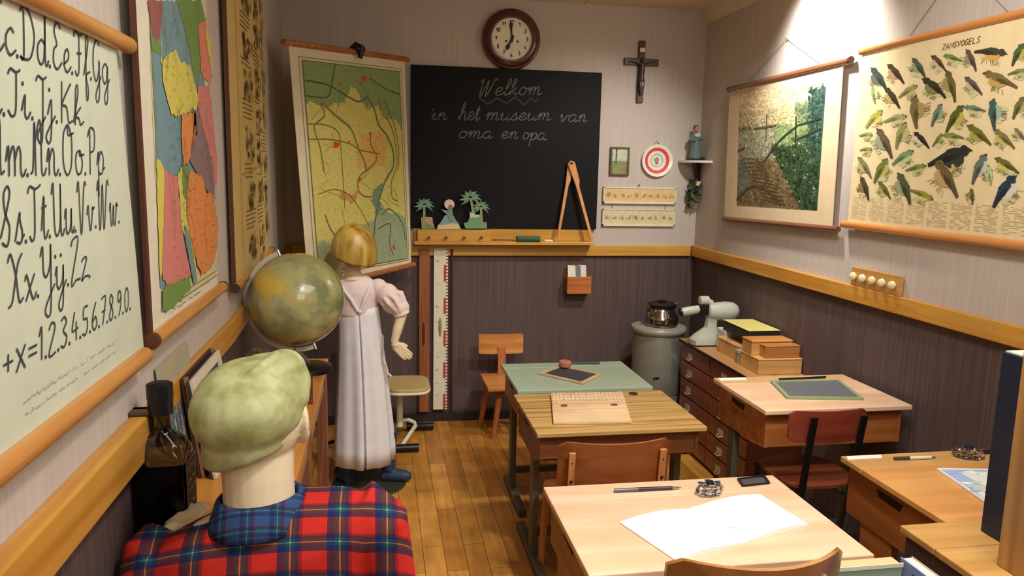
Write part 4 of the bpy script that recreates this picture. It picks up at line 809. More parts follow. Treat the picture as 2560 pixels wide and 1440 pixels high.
for r_ in range(14):
    for c_ in range(8): scribble(m, (XP-.0006, 2.90-c_*.112, 1.468-r_*.0065), (XP-.0006, 2.90-c_*.112-.095, 1.468-r_*.0065), up, nr, .0018, .0014, (176, 160, 120), 12, r_*10+c_)
t = [(1.955,2.464,2.009),(1.955,2.289,2.008)]; z = (t[0][2]+t[1][2])/2; write(m, 'ZANGVOGELS', (XP, t[0][1], z-.010), (XP, t[1][1], z-.010), up, nr, .0095, .0034, (110, 92, 60), True)
m.build('printed_birds', PRINT, bc)
PR = wood((232, 168, 100), (200, 126, 62), 'Y', .3, .8, .4)
rod(bc, 'top_rod', (XP, 1.93, 2.060), (XP, 2.935, 2.060), .014, PR); rod(bc, 'bottom_rod', (XP, 1.93, 1.352), (XP, 2.955, 1.352), .016, PR)
cord(bc, [(XR-.006, 2.68, 2.07), (XR-.006, 2.44, 2.28), (XR-.006, 2.20, 2.07)])
kb = thing('knob_board', (1.95, 2.72, 1.102), 'small wooden board with five pale knobs standing on the right wall rail', 'board')
bx(XR-.020, XR-.004, 2.566, 2.872, 1.102, 1.180).build('board', wood((214, 168, 98), (178, 126, 60), 'Y', .45), kb, bevel=.002)
for k in range(5):
    c = V((XR-.02, 2.842-k*.0615, 1.143)); o = MB().loft([[c+V((-h_, r*math.cos(t*.5236), r*math.sin(t*.5236))) for t in range(12)] for r, h_ in ((.007, 0), (.007, .008), (.017, .010), (.015, .02), (.006, .024))]).build('knob', flat((236, 228, 186), .4), kb, smooth=True)
# ---------------------------------------------------------------- desks
def desk(label, x0, x1, y0, y1, h, lidm, stripm, bodym, legm, hinge=.10, bodyh=.13, legw='metal', slot=True, legy=.30, side=.02, fz=.045):
    t = thing('school_desk', ((x0+x1)/2, (y0+y1)/2, 0), label, 'desk', None); yh = y1-hinge
    bx(x0, x1, y0, yh-.0012, h-.018, h).build('lid', lidm, t, bevel=.003); bx(x0, x1, yh+.0012, y1, h-.018, h).build('back_strip', stripm, t, bevel=.003)
    a, b, c, d = x0+side, x1-side, y0+.03, y1-.02; zt, zb = h-.0185, h-.0185-bodyh
    m = MB()
    for xx in (a, b-.014): m.quadslab([(xx, c, zt), (xx, d, zt), (xx, d, zb), (xx, c+.10, zb), (xx, c, zb+fz)], (1, 0, 0), .014)
    m.box(a+.014, b-.014, c+.004, c+.016, zb+fz, zt).box(a+.014, b-.014, d-.012, d, zb, zt).box(a+.014, b-.014, c+.10, d-.012, zb, zb+.01)
    m.build('body', bodym, t, bevel=.001)
    if slot:
        for xx in (a-.0006,): MB().quadslab([(xx, yh-.05, zt-.022), (xx, yh-.16, zt-.022), (xx, yh-.15, zt-.045), (xx, yh-.06, zt-.040)], (-1, 0, 0), .0012).build('side_slot', flat((18, 14, 14), .7), t)
    ly = y0+legy
    for s, xx in ((1, a+.004), (-1, b-.004)):
        if legw == 'metal':
            l = MB().box(min(xx, xx+s*.028), max(xx, xx+s*.028), ly-.026, ly+.026, .03, zb).build('leg', legm, t, bevel=.004)
            MB().box(min(xx-s*.004, xx+s*.034), max(xx-s*.004, xx+s*.034), y0+.02, y1-.02, 0, .034).build('runner', legm, l, bevel=.006)
        else:
            l = MB().quadslab([(xx, ly-.07, zb), (xx, ly+.07, zb), (xx, ly+.045, .04), (xx, ly-.045, .04)], (s, 0, 0), .024).build('leg', legm, t, bevel=.003)
            MB().box(min(xx, xx+s*.03), max(xx, xx+s*.03), y0+.02, y1-.02, 0, .04).build('runner', legm, l, bevel=.006)
    bx(a+.03, b-.03, ly-.014, ly+.014, .10, .13).build('crossbar', legm, t, bevel=.003)
    return t
GREY = flat((96, 98, 84), .4, .4)
CREW = wood((240, 209, 178), (226, 183, 148), 'X', .38, .45, .25, .5); ORW = wood((190, 120, 62), (146, 82, 36), 'X', .42, .6); ORW2 = wood((186, 116, 58), (140, 78, 34), 'Y', .42, .6)
GRN = flat((158, 176, 154), .35, 0, .5)
dA = desk('school desk with pale green top, furthest one standing nearest the back wall', .592, 1.212, 3.145, 3.610, .60, GRN, GRN, ORW, OLIVE, .085)
dB = desk('school desk with striped brown top holding the letter board', .565, 1.228, 2.600, 3.092, .60, m_slatwood(), m_slatwood(), wood((146, 88, 46), (104, 60, 30), 'X', .45, .6), OLIVE, .085, .14, legy=.2)
dC = desk('pale wooden school desk in the front with an open white notebook on it', .426, 1.085, 1.415, 1.866, .72, CREW, CREW, ORW2, ORW2, .098, .13, 'wood')
dD = desk('wooden school desk by the right wall with the green framed slate', 1.357, 1.945, 2.412, 2.848, .72, CREW, wood((226, 190, 144), (204, 160, 112), 'X', .38, .5), ORW, GREY, .085, .145, fz=.012)
dE = desk('orange wooden school desk on the right with glass dish and magazine', 1.366, 1.950, 1.520, 1.976, .72, wood((226, 172, 106), (206, 144, 80), 'X', .38, .5, .2), wood((214, 172, 112), (194, 146, 86), 'X', .38, .5), ORW2, ORW2, .10, .15, 'wood')
dF = desk('wooden school desk in the right front corner carrying the tall upright board', 1.210, 1.800, .98, 1.502, .74, wood((212, 168, 104), (182, 134, 72), 'X', .4, .5), wood((212, 168, 104), (182, 134, 72), 'X', .4, .5), flat((74, 54, 50), .5), flat((74, 54, 50), .5), .115, .13, 'wood', False, side=.003)
# ---------------------------------------------------------------- chairs
def ply(cx, y, z0, z1, w, bulge, t=.010, tilt=.05, n=16, corner=.02, sag=0.0):
    m = MB(); R = []
    for k in range(n+1):
        s = -1+2*k/n; x = cx+s*w/2; yy = y-bulge*(1-s*s); e = abs(s); cut_ = corner*max(0, (e-.86)/.14)**2
        a, b = z0+cut_, z1-cut_-sag*(1-s*s); d = tilt*(b-a)
        R.append([V((x, yy, a)), V((x, yy-d, b)), V((x, yy-d+t, b)), V((x, yy+t, a))])
    return m.loft(R)
def seatm(cx, y0, y1, z, w, t=.014, n=24, e=5):
    P = []
    for k in range(n):
        a = 2*math.pi*k/n; c, s = math.cos(a), math.sin(a); P.append((cx+w/2*abs(c)**(2/e)*(1 if c > 0 else -1), (y0+y1)/2+(y1-y0)/2*abs(s)**(2/e)*(1 if s > 0 else -1), z-t))
    return MB().quadslab(P, (0, 0, 1), t)
PLY = wood((172, 102, 56), (126, 68, 34), 'X', .3, .45, .3)
c1 = thing('school_chair', (.79, 2.5, 0), 'brown bent plywood chair pushed in at the striped brown desk', 'chair')
ply(.792, 2.400, .445, .652, .395, .055, .010, .12).build('backrest', PLY, c1, smooth=True)
seatm(.792, 2.40, 2.74, .37, .37).build('seat', PLY, c1, bevel=.003)
UP = wood((214, 150, 96), (170, 104, 58), 'Z', .4)
for s in (-1, 1):
    x = .792+s*.160
    o = MB().quadslab([(x-.012, 2.372, .40), (x+.012, 2.372, .40), (x+.012, 2.350, .622), (x-.012, 2.350, .622)], (0, -1, 0), .012).build('upright', UP, c1, bevel=.003)
    for z in (.52, .585): MB().ell((x, 2.345, z), (.006, .004, .006), n=10, m=6).build('screw', flat((90, 70, 54), .3, .8), o, smooth=True)
    MB().tube([(x, 2.37, .42), (x, 2.40, .34), (x+s*.01, 2.38, .0)], .014, 8).build('leg', UP, c1, smooth=True); MB().tube([(x, 2.70, .355), (x+s*.01, 2.73, .0)], .014, 8).build('leg', UP, c1, smooth=True)
    MB().tube([(x, 2.40, .345), (x, 2.70, .345)], .011, 8).build('seat_rail', UP, c1, smooth=True)
c2 = thing('school_chair', (.745, 1.45, 0), 'light brown plywood chair in front, its curved back rising before the notebook desk', 'chair')
ply(.742, 1.335, .565, .812, .378, .085, .011, .12, sag=-.004).build('backrest', wood((188, 132, 80), (150, 98, 52), 'X', .3, .45, .3), c2, smooth=True)
seatm(.745, 1.36, 1.70, .45, .38).build('seat', wood((188, 132, 80), (150, 98, 52), 'X', .3, .45, .3), c2, bevel=.003)
for s in (-1, 1):
    x = .745+s*.135
    m = MB().tube([(x, 1.262, .752), (x, 1.275, .66), (x, 1.32, .50), (x, 1.36, .43), (x, 1.62, .43)], .010, 10).ell((x, 1.262, .754), (.011, .011, .013), n=12, m=8); m.build('frame_tube', STEEL, c2, smooth=True)
    for y, y2 in ((1.40, 1.36), (1.62, 1.66)): MB().tube([(x, y, .43), (x+s*.03, y2, 0)], .010, 10).build('leg', STEEL, c2, smooth=True)
    MB().ell((x, 1.253, .748), (.010, .005, .010), n=10, m=6).build('rivet', flat((96, 100, 106), .25, .9), c2, smooth=True)
c3 = thing('school_chair', (1.51, 2.45, 0), 'small dark red wooden chair on black metal frame at the green slate desk', 'chair')
RD_ = wood((142, 64, 44), (104, 42, 30), 'X', .3, .5, .4)
ply(1.512, 2.275, .652, .765, .285, .025, .010, .05, corner=.012).build('backrest', RD_, c3, smooth=True)
seatm(1.575, 2.335, 2.63, .462, .30, .016, 28, 3).build('seat', wood((138, 74, 46), (100, 48, 30), 'X', .35, .5, .3), c3, bevel=.003)
for s in (-1, 1):
    x = 1.527+s*.092
    o = MB().quadslab([(x-.011, 2.236, .752), (x+.011, 2.236, .752), (x+.011, 2.262, .59), (x+.011, 2.285, .40), (x-.011, 2.285, .40), (x-.011, 2.262, .59)], (0, -1, 0), .010).build('upright', BLACK, c3)
    MB().tube([(x, 2.29, .43), (x, 2.36, .10), (x+s*.02, 2.28, .012)], .012, 8).build('leg', DARKMETAL, c3, smooth=True); MB().tube([(x, 2.58, .445), (x+s*.02, 2.63, .012)], .012, 8).build('leg', DARKMETAL, c3, smooth=True)
    MB().tube([(x, 2.31, .44), (x, 2.60, .44)], .010, 8).build('seat_rail', DARKMETAL, c3, smooth=True)
MB().tube([(1.41, 2.36, .12), (1.60, 2.36, .12)], .009, 8).build('crossbar', DARKMETAL, c3, smooth=True)
c4 = thing('nursery_chair', (.72, 4.28, 0), 'small pale wooden chair with single back post standing against the back wall', 'chair')
NW = wood((222, 158, 86), (184, 114, 52), 'X', .4, .5)
NWZ = wood((206, 132, 78), (160, 90, 46), 'Z', .4, .5)
o = ply(.722, 4.405, .455, .573, .272, .012, .016, -.08, corner=.004).build('backrest', NW, c4)
MB().quadslab([(.700, 4.385, .30), (.748, 4.385, .30), (.748, 4.402, .50), (.700, 4.402, .50)], (0, -1, 0), .014).build('back_post', NWZ, c4, bevel=.002)
MB().quadslab([(.606, 4.13, .322), (.860, 4.13, .322), (.848, 4.40, .335), (.596, 4.40, .335)], (0, 0, -1), .022).build('seat', NW, c4, bevel=.003)
for (x0, y0, x1, y1) in ((.690, 4.20, .650, 4.19), (.640, 4.35, .600, 4.41), (.800, 4.20, .84, 4.19), (.80, 4.35, .84, 4.41)): MB().cyl((x0, y0, .305), (x1, y1, 0), .021, .014, 12).build('leg', NWZ, c4, smooth=True)
c5 = thing('swivel_chair', (.15, 4.22, 0), 'cream metal frame chair with beige moulded seat behind the girl', 'chair')
m = seatm(.150, 4.00, 4.30, .365, .25, .022, 28, 3.5); m.build('seat', flat((190, 164, 112), .4), c5, bevel=.006)
m = seatm(.150, 3.995, 4.305, .346, .258, .014, 28, 3.5); m.build('seat_shell', CREAM, c5, bevel=.005)
MB().tube([(.10, 4.27, .335), (.045, 4.32, .37), (.02, 4.36, .46), (-.03, 4.37, .55)], .009, 10).build('back_tube', CREAM, c5, smooth=True)
ply(-.075, 4.38, .50, .60, .20, .02, .012).build('backrest', flat((190, 164, 112), .4), c5, smooth=True)
MB().cyl((.11, 4.18, .10), (.11, 4.18, .335), .018).build('column', CREAM, c5, smooth=True)
m = MB().tube([(.11, 4.18, .12), (.12, 4.30, .09), (.165, 4.36, .075), (.200, 4.35, .06), (.205, 4.32, .05), (.12, 4.04, .04)], .012, 10); m.build('base_tube', CREAM, c5, smooth=True)
MB().tube([(.155, 4.375, .03), (.315, 4.365, .03)], .022, 12).build('foot', BLACK, c5, smooth=True); MB().tube([(.08, 4.03, .026), (.21, 4.03, .026)], .022, 12).build('foot', BLACK, c5, smooth=True)
# ---------------------------------------------------------------- grey drum and pot
dr = thing('grey_drum', (1.640, 4.215, 0), 'tall grey metal cylinder standing in the back right corner', 'drum')
DG = flat((132, 130, 120), .4, .2, .5); cx_, cy_ = 1.640, 4.215
MB().lathe([(.150, 0), (.152, .01), (.150, .245), (.146, .25), (.146, .258), (.150, .262), (.150, .60), (.146, .612)], (cx_, cy_, 0), 48).build('body', DG, dr, smooth=True)
MB().lathe([(.10, .60), (.150, .612), (.163, .626), (.166, .640), (.160, .652), (.12, .657), (.06, .657)], (cx_, cy_, 0), 48).build('rim', flat((158, 156, 146), .4, .2), dr, smooth=True)
MB().ell((cx_-.052, cy_-.142, .37), (.022, .006, .008), n=14, m=8).build('badge', BLACK, dr, smooth=True)
pt_ = thing('chrome_pot', (1.648, 4.205, .657), 'shiny chrome pot with a black lid on top of the grey cylinder', 'pot')
px_, py_ = 1.650, 4.205; CHR = flat((176, 172, 166), .12, 1)
MB().lathe([(.085, .657), (.098, .662), (.100, .70), (.094, .722), (.076, .742), (.072, .762), (.076, .768), (.04, .77)], (px_, py_, 0), 40).build('body', CHR, pt_, smooth=True)
MB().lathe([(.082, .768), (.084, .786), (.070, .794), (.02, .796)], (px_, py_, 0), 32).build('lid', BLACK, pt_, smooth=True)
MB().box(px_-.02, px_+.02, py_-.015, py_+.015, .794, .812).build('knob', BLACK, pt_, bevel=.005)
MB().tube([(px_-.085, py_-.02, .735), (px_-.098, py_-.03, .76), (px_-.088, py_-.03, .785)], .008, 8).build('spout', CHR, pt_, smooth=True); MB().tube([(px_+.075, py_, .78), (px_+.10, py_-.01, .80), (px_+.08, py_-.01, .815)], .008, 8).build('handle', STEEL, pt_, smooth=True)
# ---------------------------------------------------------------- drawer cabinet
cab = thing('drawer_cabinet', (1.84, 3.6, 0), 'low reddish cabinet with two columns of flat drawers along the right wall', 'cabinet')
RB = wood((150, 78, 48), (112, 52, 32), 'Y', .35, .5, .3)
bx(1.712, 1.972, 3.165, 4.000, .02, .608).build('carcass', flat((96, 46, 30), .45), cab)
bx(1.688, 1.976, 3.150, 4.012, .608, .622).build('top', wood((206, 160, 104), (170, 122, 70), 'Y', .4, .5), cab, bevel=.002)
bx(1.686, 1.690, 3.150, 4.012, .604, .618).build('top_edge', BLACK, cab); bx(1.720, 1.96, 3.17, 3.99, 0, .02).build('plinth', BLACK, cab)
for cI, (ya, yb, yh) in enumerate(((3.625, 3.990, 3.868), (3.180, 3.612, 3.446))):
    for r_ in range(6):
        z1 = .598-r_*.0975; d = bx(1.700, 1.712, ya, yb, z1-.090, z1).build('drawer', RB, cab, bevel=.003)
        zz = z1-.050; m = MB().box(1.695, 1.700, yh-.026, yh+.026, zz-.015, zz+.017); m.tube([(1.697, yh-.018, zz-.012), (1.682, yh-.012, zz-.018), (1.682, yh+.012, zz-.018), (1.697, yh+.018, zz-.012)], .003, 6)
        m.build('label_holder', flat((198, 192, 178), .35, .5), d)
# projector
pj = thing('slide_projector', (1.79, 3.84, .622), 'pale grey metal slide projector standing on the drawer cabinet, lens pointing left', 'projector')
PG = flat((186, 190, 178), .3, 0, .5, 0, .4); py = 3.84
P = [(1.690+.0, py-.055), (1.84, py-.055), (1.85, py-.045), (1.85, py+.045), (1.84, py+.055), (1.71, py+.055), (1.685, py+.03), (1.678, py), (1.682, py-.03)]
m = MB().loft([[V((x, y, .630)) for x, y in P], [V((x, y, .655)) for x, y in P], [V(((x-1.78)*.82+1.785, (y-py)*.7+py, .680)) for x, y in P], [V(((x-1.78)*.36+1.795, (y-py)*.5+py, .72)) for x, y in P], [V(((x-1.78)*.30+1.80, (y-py)*.5+py, .78)) for x, y in P]])
m.build('base', PG, pj, smooth=True); bx(1.70, 1.83, py-.05, py+.05, .622, .632).build('rubber_foot', BLACK, pj)
def lx(mb, prof, c, n=28):
    return mb.loft([[V((c[0]+x, c[1]+r*math.cos(2*math.pi*i/n), c[2]+r*math.sin(2*math.pi*i/n))) for i in range(n)] for x, r in prof])
lx(MB(), [(-.055, .038), (-.05, .044), (.0, .050), (.05, .054), (.09, .050), (.115, .036), (.125, .018)], (1.825, py, .808)).build('lamp_house', PG, pj, smooth=True)
lx(MB(), [(-.03, .022), (-.028, .026), (.02, .026), (.022, .018)], (1.750, py, .868)).build('top_knob', PG, pj, smooth=True); MB().tube([(1.745, py, .868), (1.79, py, .85)], .022, 12).build('bracket', PG, pj, smooth=True)
m = MB(); R = []
for t, r in ((0, .021), (.02, .024), (.06, .024), (.10, .022)): R.append(m.ring((1.620+t, py-.0, .805+t*.16), (1, 0, .16), r, 20))
m.loft(R); o = m.build('lens_tube', PG, pj, smooth=True); MB().cyl((1.612, py, .8035), (1.622, py, .8055), .022, n=20).build('lens_rim', BLACK, o, smooth=True)
bx(1.715, 1.772, py-.022, py+.022, .790, .850).build('slide_carrier', BLACK, pj, bevel=.004)
# boxes on the cabinet
BW1 = wood((228, 182, 118), (202, 150, 88), 'X', .45, .6); BW2 = wood((212, 154, 90), (178, 118, 60), 'X', .45, .6)
def boxthing(name, label, a, mat, lid=None, cat='box', bev=.003, grp=None):
    t = thing(name, ((a[0]+a[1])/2, (a[2]+a[3])/2, a[4]), label, cat, grp)
    if lid:
        bx(a[0], a[1], a[2], a[3], a[4], a[5]-lid[1]).build('box', mat, t, bevel=bev); bx(a[0]-.002, a[1]+.002, a[2]-.002, a[3]+.002, a[5]-lid[1]+.001, a[5]).build('lid', lid[0], t, bevel=bev)
    return t
boxthing('storage_box', 'white box partly hidden behind the black box on the drawer cabinet', (1.80, 1.95, 3.672, 3.765, .622, .735), flat((204, 212, 208), .5), (flat((214, 220, 216), .5), .02))
boxthing('storage_box', 'black box with a yellow top resting on other boxes on the drawer cabinet', (1.80, 1.966, 3.415, 3.70, .736, .790), flat((44, 36, 38), .5), (flat((222, 214, 128), .5), .004))
boxthing('wooden_box', 'wooden box under the black and yellow box, pushed against the right wall', (1.868, 1.966, 3.46, 3.665, .622, .735), BW2, (BW2, .01))
boxthing('wooden_box', 'flat pine box lying beside the black and yellow box, next to the projector', (1.775, 1.862, 3.47, 3.70, .622, .700), BW1, (BW1, .012))
boxthing('card_box', 'small pale card box with green picture beside the stacked wooden boxes', (1.782, 1.812, 3.425, 3.455, .622, .695), flat((196, 190, 160), .6), (flat((150, 158, 130), .6), .02))
boxthing('card_box', 'small grey-green card box against the left side of the stacked wooden boxes', (1.752, 1.778, 3.415, 3.450, .622, .692), flat((150, 142, 110), .6), (flat((172, 166, 134), .6), .02))
boxthing('wooden_box', 'large pine box at the bottom of the stack at the near end of the cabinet', (1.750, 1.972, 3.205, 3.392, .622, .698), BW1, (BW1, .008))
boxthing('wooden_box', 'pine box with overhanging lid on top of the stack, rear one of two', (1.752, 1.960, 3.285, 3.385, .699, .770), BW1, (wood((226, 166, 98), (196, 130, 68), 'X', .45, .6), .012))
boxthing('wooden_box', 'darker narrow wooden box on top of the stack, front one of two', (1.790, 1.966, 3.222, 3.278, .699, .757), BW2, (wood((216, 150, 82), (182, 112, 56), 'X', .45, .6), .006))
# ---------------------------------------------------------------- things on desks
def slate(label, q, z, fm, inner, fw_=.012, name='writing_slate'):
    q = [V((p[0], p[1], z)) for p in q]; t = thing(name, tuple((q[0]+q[2])/2), label, 'slate'); c = (q[0]+q[1]+q[2]+q[3])/4
    qi = [p+(c-p).normalized()*fw_*1.41 for p in q]; m = MB()
    for k in range(4): m.quadslab([q[k], q[(k+1) % 4], qi[(k+1) % 4], qi[k]], (0, 0, 1), .009)
    m.build('frame', fm, t, bevel=.001); MB().quadslab(qi, (0, 0, 1), .005).build('writing_surface', inner, t); return t
SL = flat((62, 64, 70), .5)
slate('small slate with pale wooden frame lying askew on the green desk', [(0.738,3.392,0.61),(0.871,3.52,0.61),(1.034,3.349,0.61),(0.901,3.205,0.61)], .601, wood((222, 196, 156), (196, 160, 120), 'X', .5), SL, .016)
tt = [(0.888,3.488,0.6)][0]
MB().lathe([(.026, .61), (.030, .614), (.031, .634), (.026, .640)], (tt[0], tt[1], 0), 20).build('sponge', flat((176, 116, 92), .9, 0, .2, .5), smooth=True, label='round pinkish brown sponge on the corner of the small slate', cat='sponge')
MB().tube([(.935, 3.572, .606), (1.085, 3.560, .606)], .006, 8).build('slate_pencil', flat((60, 72, 78), .4), smooth=True, label='dark pencil lying at the back of the green desk', cat='pencil')
# letter board
lb = thing('letter_board', (.85, 2.9, .6), 'cream letter board with rows of small letter tiles on the striped brown desk', 'letter board')
q_ = [V((.722, 3.060, .602)), V((1.050, 3.052, .602)), V((.978, 2.690, .602)), V((.648, 2.700, .602))]
q_ = [V(p) for p in [(0.72,3.056,0.61),(1.036,3.047,0.61),(0.947,2.664,0.61),(0.646,2.688,0.61)]]
for p in q_: p.z = .601
LBW = wood((232, 204, 164), (206, 172, 130), 'X', .45, .5)
MB().quadslab(q_, (0, 0, 1), .012).build('board', LBW, lb, bevel=.002)
m_row = [.04, .15, .26, .37]; 
for r_ in range(4):
    a, b = bil(q_, .02, m_row[r_]+.085)+V((0, 0, .012)), bil(q_, .98, m_row[r_]+.085)+V((0, 0, .012)); MB().quadslab([a, b, b+V((0, .008, 0)), a+V((0, .008, 0))], (0, 0, 1), .006).build('rack_rail', LBW, lb)
rnd = random.Random(12)
for r_ in range(4):
    k = .035
    while k < .92:
        if rnd.random() < .86:
            a = [bil(q_, k, m_row[r_]), bil(q_, k+.043, m_row[r_]), bil(q_, k+.043, m_row[r_]+.07), bil(q_, k, m_row[r_]+.07)]
            m = MB().quadslab([p+V((0, 0, .0125)) for p in a], (0, 0, 1), .003, (238, 226, 208)); c = (a[0]+a[2])/2+V((-.003, -.004, .0160)); ch = rnd.choice('aeionrstmkl')
            write(m, ch, c, c+V((.008, 0, 0)), (0, 1, 0), (0, 0, 1), .007, .0018, (178, 70, 60)); m.build('letter_tile', PRINT, lb)
        k += .052
for u in (.16, .83): bp_ = bil(q_, u, .50); MB().box(bp_.x-.012, bp_.x+.012, bp_.y-.006, bp_.y+.006, .613, .618).build('clasp', flat((120, 104, 84), .3, .8), lb)
MB().lathe([(.018, .600), (.020, .604), (.012, .607)], (1.085, 3.045, 0), 20).build('inkwell_lid', flat((64, 50, 40), .4, .4), smooth=True, label='round dark inkwell cover set in the striped brown desk', cat='inkwell')
# notebook
nb = thing('notebook', (.8, 1.6, .72), 'open blank white notebook lying aslant on the front desk', 'notebook')
Lc, Tc, Rc, Bc = [V(p) for p in [(0.563,1.636,0.722),(0.981,1.743,0.722),(1.014,1.565,0.722),(0.63,1.442,0.722)]]
PW = flat((250, 248, 244), .5)
def page(a, b, c, d, name):     # a,b outer edge ; d,c fold edge
    m = MB(); R = []
    for k in range(13):
        t = k/12; z = .7205+.010*math.sin(math.pi*min(1, t*1.05))*(1-t*.3)+.003; p, r_ = lerp(a, d, t), lerp(b, c, t)
        if k == 12: z = .7215
        R.append([V((p.x, p.y, .7205)), V((p.x, p.y, z)), V((r_.x, r_.y, z)), V((r_.x, r_.y, .7205))])
    m.loft(R).build(name, PW, nb, smooth=True)
Ft, Fb = lerp(Lc, Tc, .47), lerp(Bc, Rc, .49)
page(Lc, Bc, Fb, Ft, 'page'); page(Tc, Rc, Fb, Ft, 'page')
m = MB(); c = V([(0.807,1.557,0.729)][0]); scribble(m, c, c+V((.016, .0, 0)), (0, 1, 0), (0, 0, 1), .008, .0018, (110, 104, 104), 7, 3); m.build('small_mark', PRINT, nb)
def pen(label, a, b, z, r, mats, name='pen', cat='pen'):
    a, b = V((*a[:2], z)), V((*b[:2], z)); d = b-a; t = thing(name, tuple(a), label, cat)
    MB().tube([a, a+d*.35], [r*.9, r], 10).build('barrel', mats[0], t, smooth=True); MB().tube([a+d*.35, a+d*.86], [r, r*.9], 10).build('grip', mats[1], t, smooth=True); MB().tube([a+d*.86, a+d*.95, b], [r*.7, r*.5, r*.1], 8).build('nib', mats[2], t, smooth=True)
a, b = [(0.604,1.807,0.726),(0.789,1.804,0.726)]; pen('dark pen lying in the groove of the front desk', a, b, .7255, .0055, (flat((92, 92, 96), .3, .3), flat((48, 46, 52), .3), STEEL))
a, b = [(1.507,1.923,0.726),(1.646,1.919,0.726)]; pen('pen with pale handle lying at the back of the orange desk', a, b, .7255, .0055, (flat((70, 60, 54), .3), flat((214, 206, 190), .4), flat((160, 140, 110), .3, .5)))
GL = m_glass((222, 226, 236), .02); INKM = flat((28, 32, 48), .2)
def inkwell(label, c, s, rot, z, n=6, name='glass_inkwell'):
    t = thing(name, (c[0], c[1], z), label, 'inkwell'); m = MB()
    def rg(r, h, k=0): return [V((c[0]+r*1.25*math.cos(a)*math.cos(rot)-r*.85*math.sin(a)*math.sin(rot), c[1]+r*1.25*math.cos(a)*math.sin(rot)+r*.85*math.sin(a)*math.cos(rot), z+h)) for a in [2*math.pi*(i+k)/16 for i in range(16)]]
    R = [rg(s*.8, .001), rg(s, .006), rg(s*1.02, .018), rg(s*.85, .026), rg(s*.62, .028), rg(s*.50, .016), rg(s*.2, .012)]
    for j, r in enumerate(R):
        for i in range(0, 16, 2): r[i] = lerp(r[i], (c[0], c[1], r[i].z), .12)
    m.loft(R).build('glass', GL, t); MB().cyl((c[0], c[1], z+.0285), (c[0], c[1], z+.036), s*.36, s*.28, 14).build('stopper', INKM, t, smooth=True)
    for k in range(5):
        a = k*1.256+.3; MB().box(c[0]+s*.8*math.cos(a)-.006, c[0]+s*.8*math.cos(a)+.006, c[1]+s*.55*math.sin(a)-.004, c[1]+s*.55*math.sin(a)+.004, z+.0285, z+.031).build('ink_drop', flat((56, 62, 84), .15), t)
    return t
inkwell('faceted glass inkwell with dark ink on the front desk', [(0.851,1.767,0.73)][0], .032, .3, .7205); inkwell('oval glass dish with dark contents on the orange desk', [(1.75,1.916,0.73)][0], .036, -.4, .7205, name='glass_dish')
P = [V(p) for p in [(0.967,1.845,0.722),(1.056,1.856,0.722),(1.045,1.805,0.722),(0.958,1.795,0.722)]]
c = sum(P, V((0, 0, 0)))/4; qi = [lerp(p, c, .16) for p in P]; t = thing('recessed_tray', tuple(c), 'dark rectangular inkwell tray set in the front desk beside the glass inkwell', 'tray'); m = MB()
for k in range(4): m.quadslab([P[k], P[(k+1) % 4], qi[(k+1) % 4], qi[k]], (0, 0, 1), .004)
m.build('rim', BLACK, t, bevel=.001); MB().quadslab([p-V((0, 0, .001)) for p in qi], (0, 0, 1), .0015).build('slide_cover', flat((84, 82, 92), .3, .3), t)
slate('slate with a green painted frame on the desk by the right wall', [(1.56,2.755,0.728),(1.859,2.743,0.728),(1.798,2.489,0.728),(1.507,2.535,0.728)], .7205, flat((140, 158, 116), .5), flat((104, 108, 116), .4), .014)
m = MB().quadslab([(1.624,2.805,0.721),(1.85,2.82,0.721),(1.829,2.791,0.721),(1.614,2.782,0.721)], (0, 0, 1), .002); m.build('pen_groove', flat((28, 24, 26), .5), dD)
def strip_(label, P, z): 
    MB().quadslab([(p[0], p[1], z) for p in P], (0, 0, 1), .002).build('label_strip', flat((244, 240, 234), .5), label=label, cat='label')
strip_('narrow white label strip on the back left corner of the green slate desk', [(1.371,2.831,0.722),(1.488,2.831,0.722),(1.483,2.801,0.722),(1.364,2.801,0.722)], .7205)
strip_('narrow white label strip on the back left corner of the orange desk', [(1.378,1.965,0.722),(1.492,1.964,0.722),(1.482,1.943,0.722),(1.367,1.941,0.722)], .7205)
m = MB().quadslab([(1.825,1.962,0.721),(1.876,1.966,0.721),(1.859,1.934,0.721),(1.808,1.931,0.72)], (0, 0, 1), .002); m.build('inkwell_slot', flat((28, 24, 26), .5), dE)
mg = thing('magazine', (1.68, 1.72, .72), 'blue and white picture booklet on the right orange desk, half hidden by navy panel', 'booklet')
P = [(1.581,1.839,0.721),(1.737,1.811,0.722),(1.665,1.648,0.722),(1.545,1.619,0.722)]; P = [V(p) for p in P]; P[2] = P[1]+(P[3]-P[0])
MB().quadslab([p+V((0, 0, -.0005)) for p in P], (0, 0, 1), .006).build('pages', flat((236, 238, 240), .4), mg)
m = MB(); rnd = random.Random(6); e = V((0, 0, .0062))
m.poly([bil(P, u, v)+e for u, v in ((.04, .05), (.96, .05), (.96, .95), (.04, .95))], (158, 180, 226)); m.poly([bil(P, u, v)+e*1.03 for u, v in ((.3, .15), (.96, .1), (.96, .9), (.55, .8), (.35, .5))], (214, 222, 216)); m.poly([bil(P, u, v)+e*1.05 for u, v in ((.10, .55), (.5, .6), (.7, .95), (.04, .95))], (216, 222, 214))
for _ in range(30): blob(m, bil(P, rnd.uniform(.1, .9), rnd.uniform(.1, .9))+e*1.08, .018, .008, (1, 0, 0), (0, 1, 0), rnd.choice([(150, 174, 222), (230, 232, 226), (186, 204, 190), (216, 196, 160)]), 7, .4, rnd)
m.build('cover_picture', PRINT, mg)
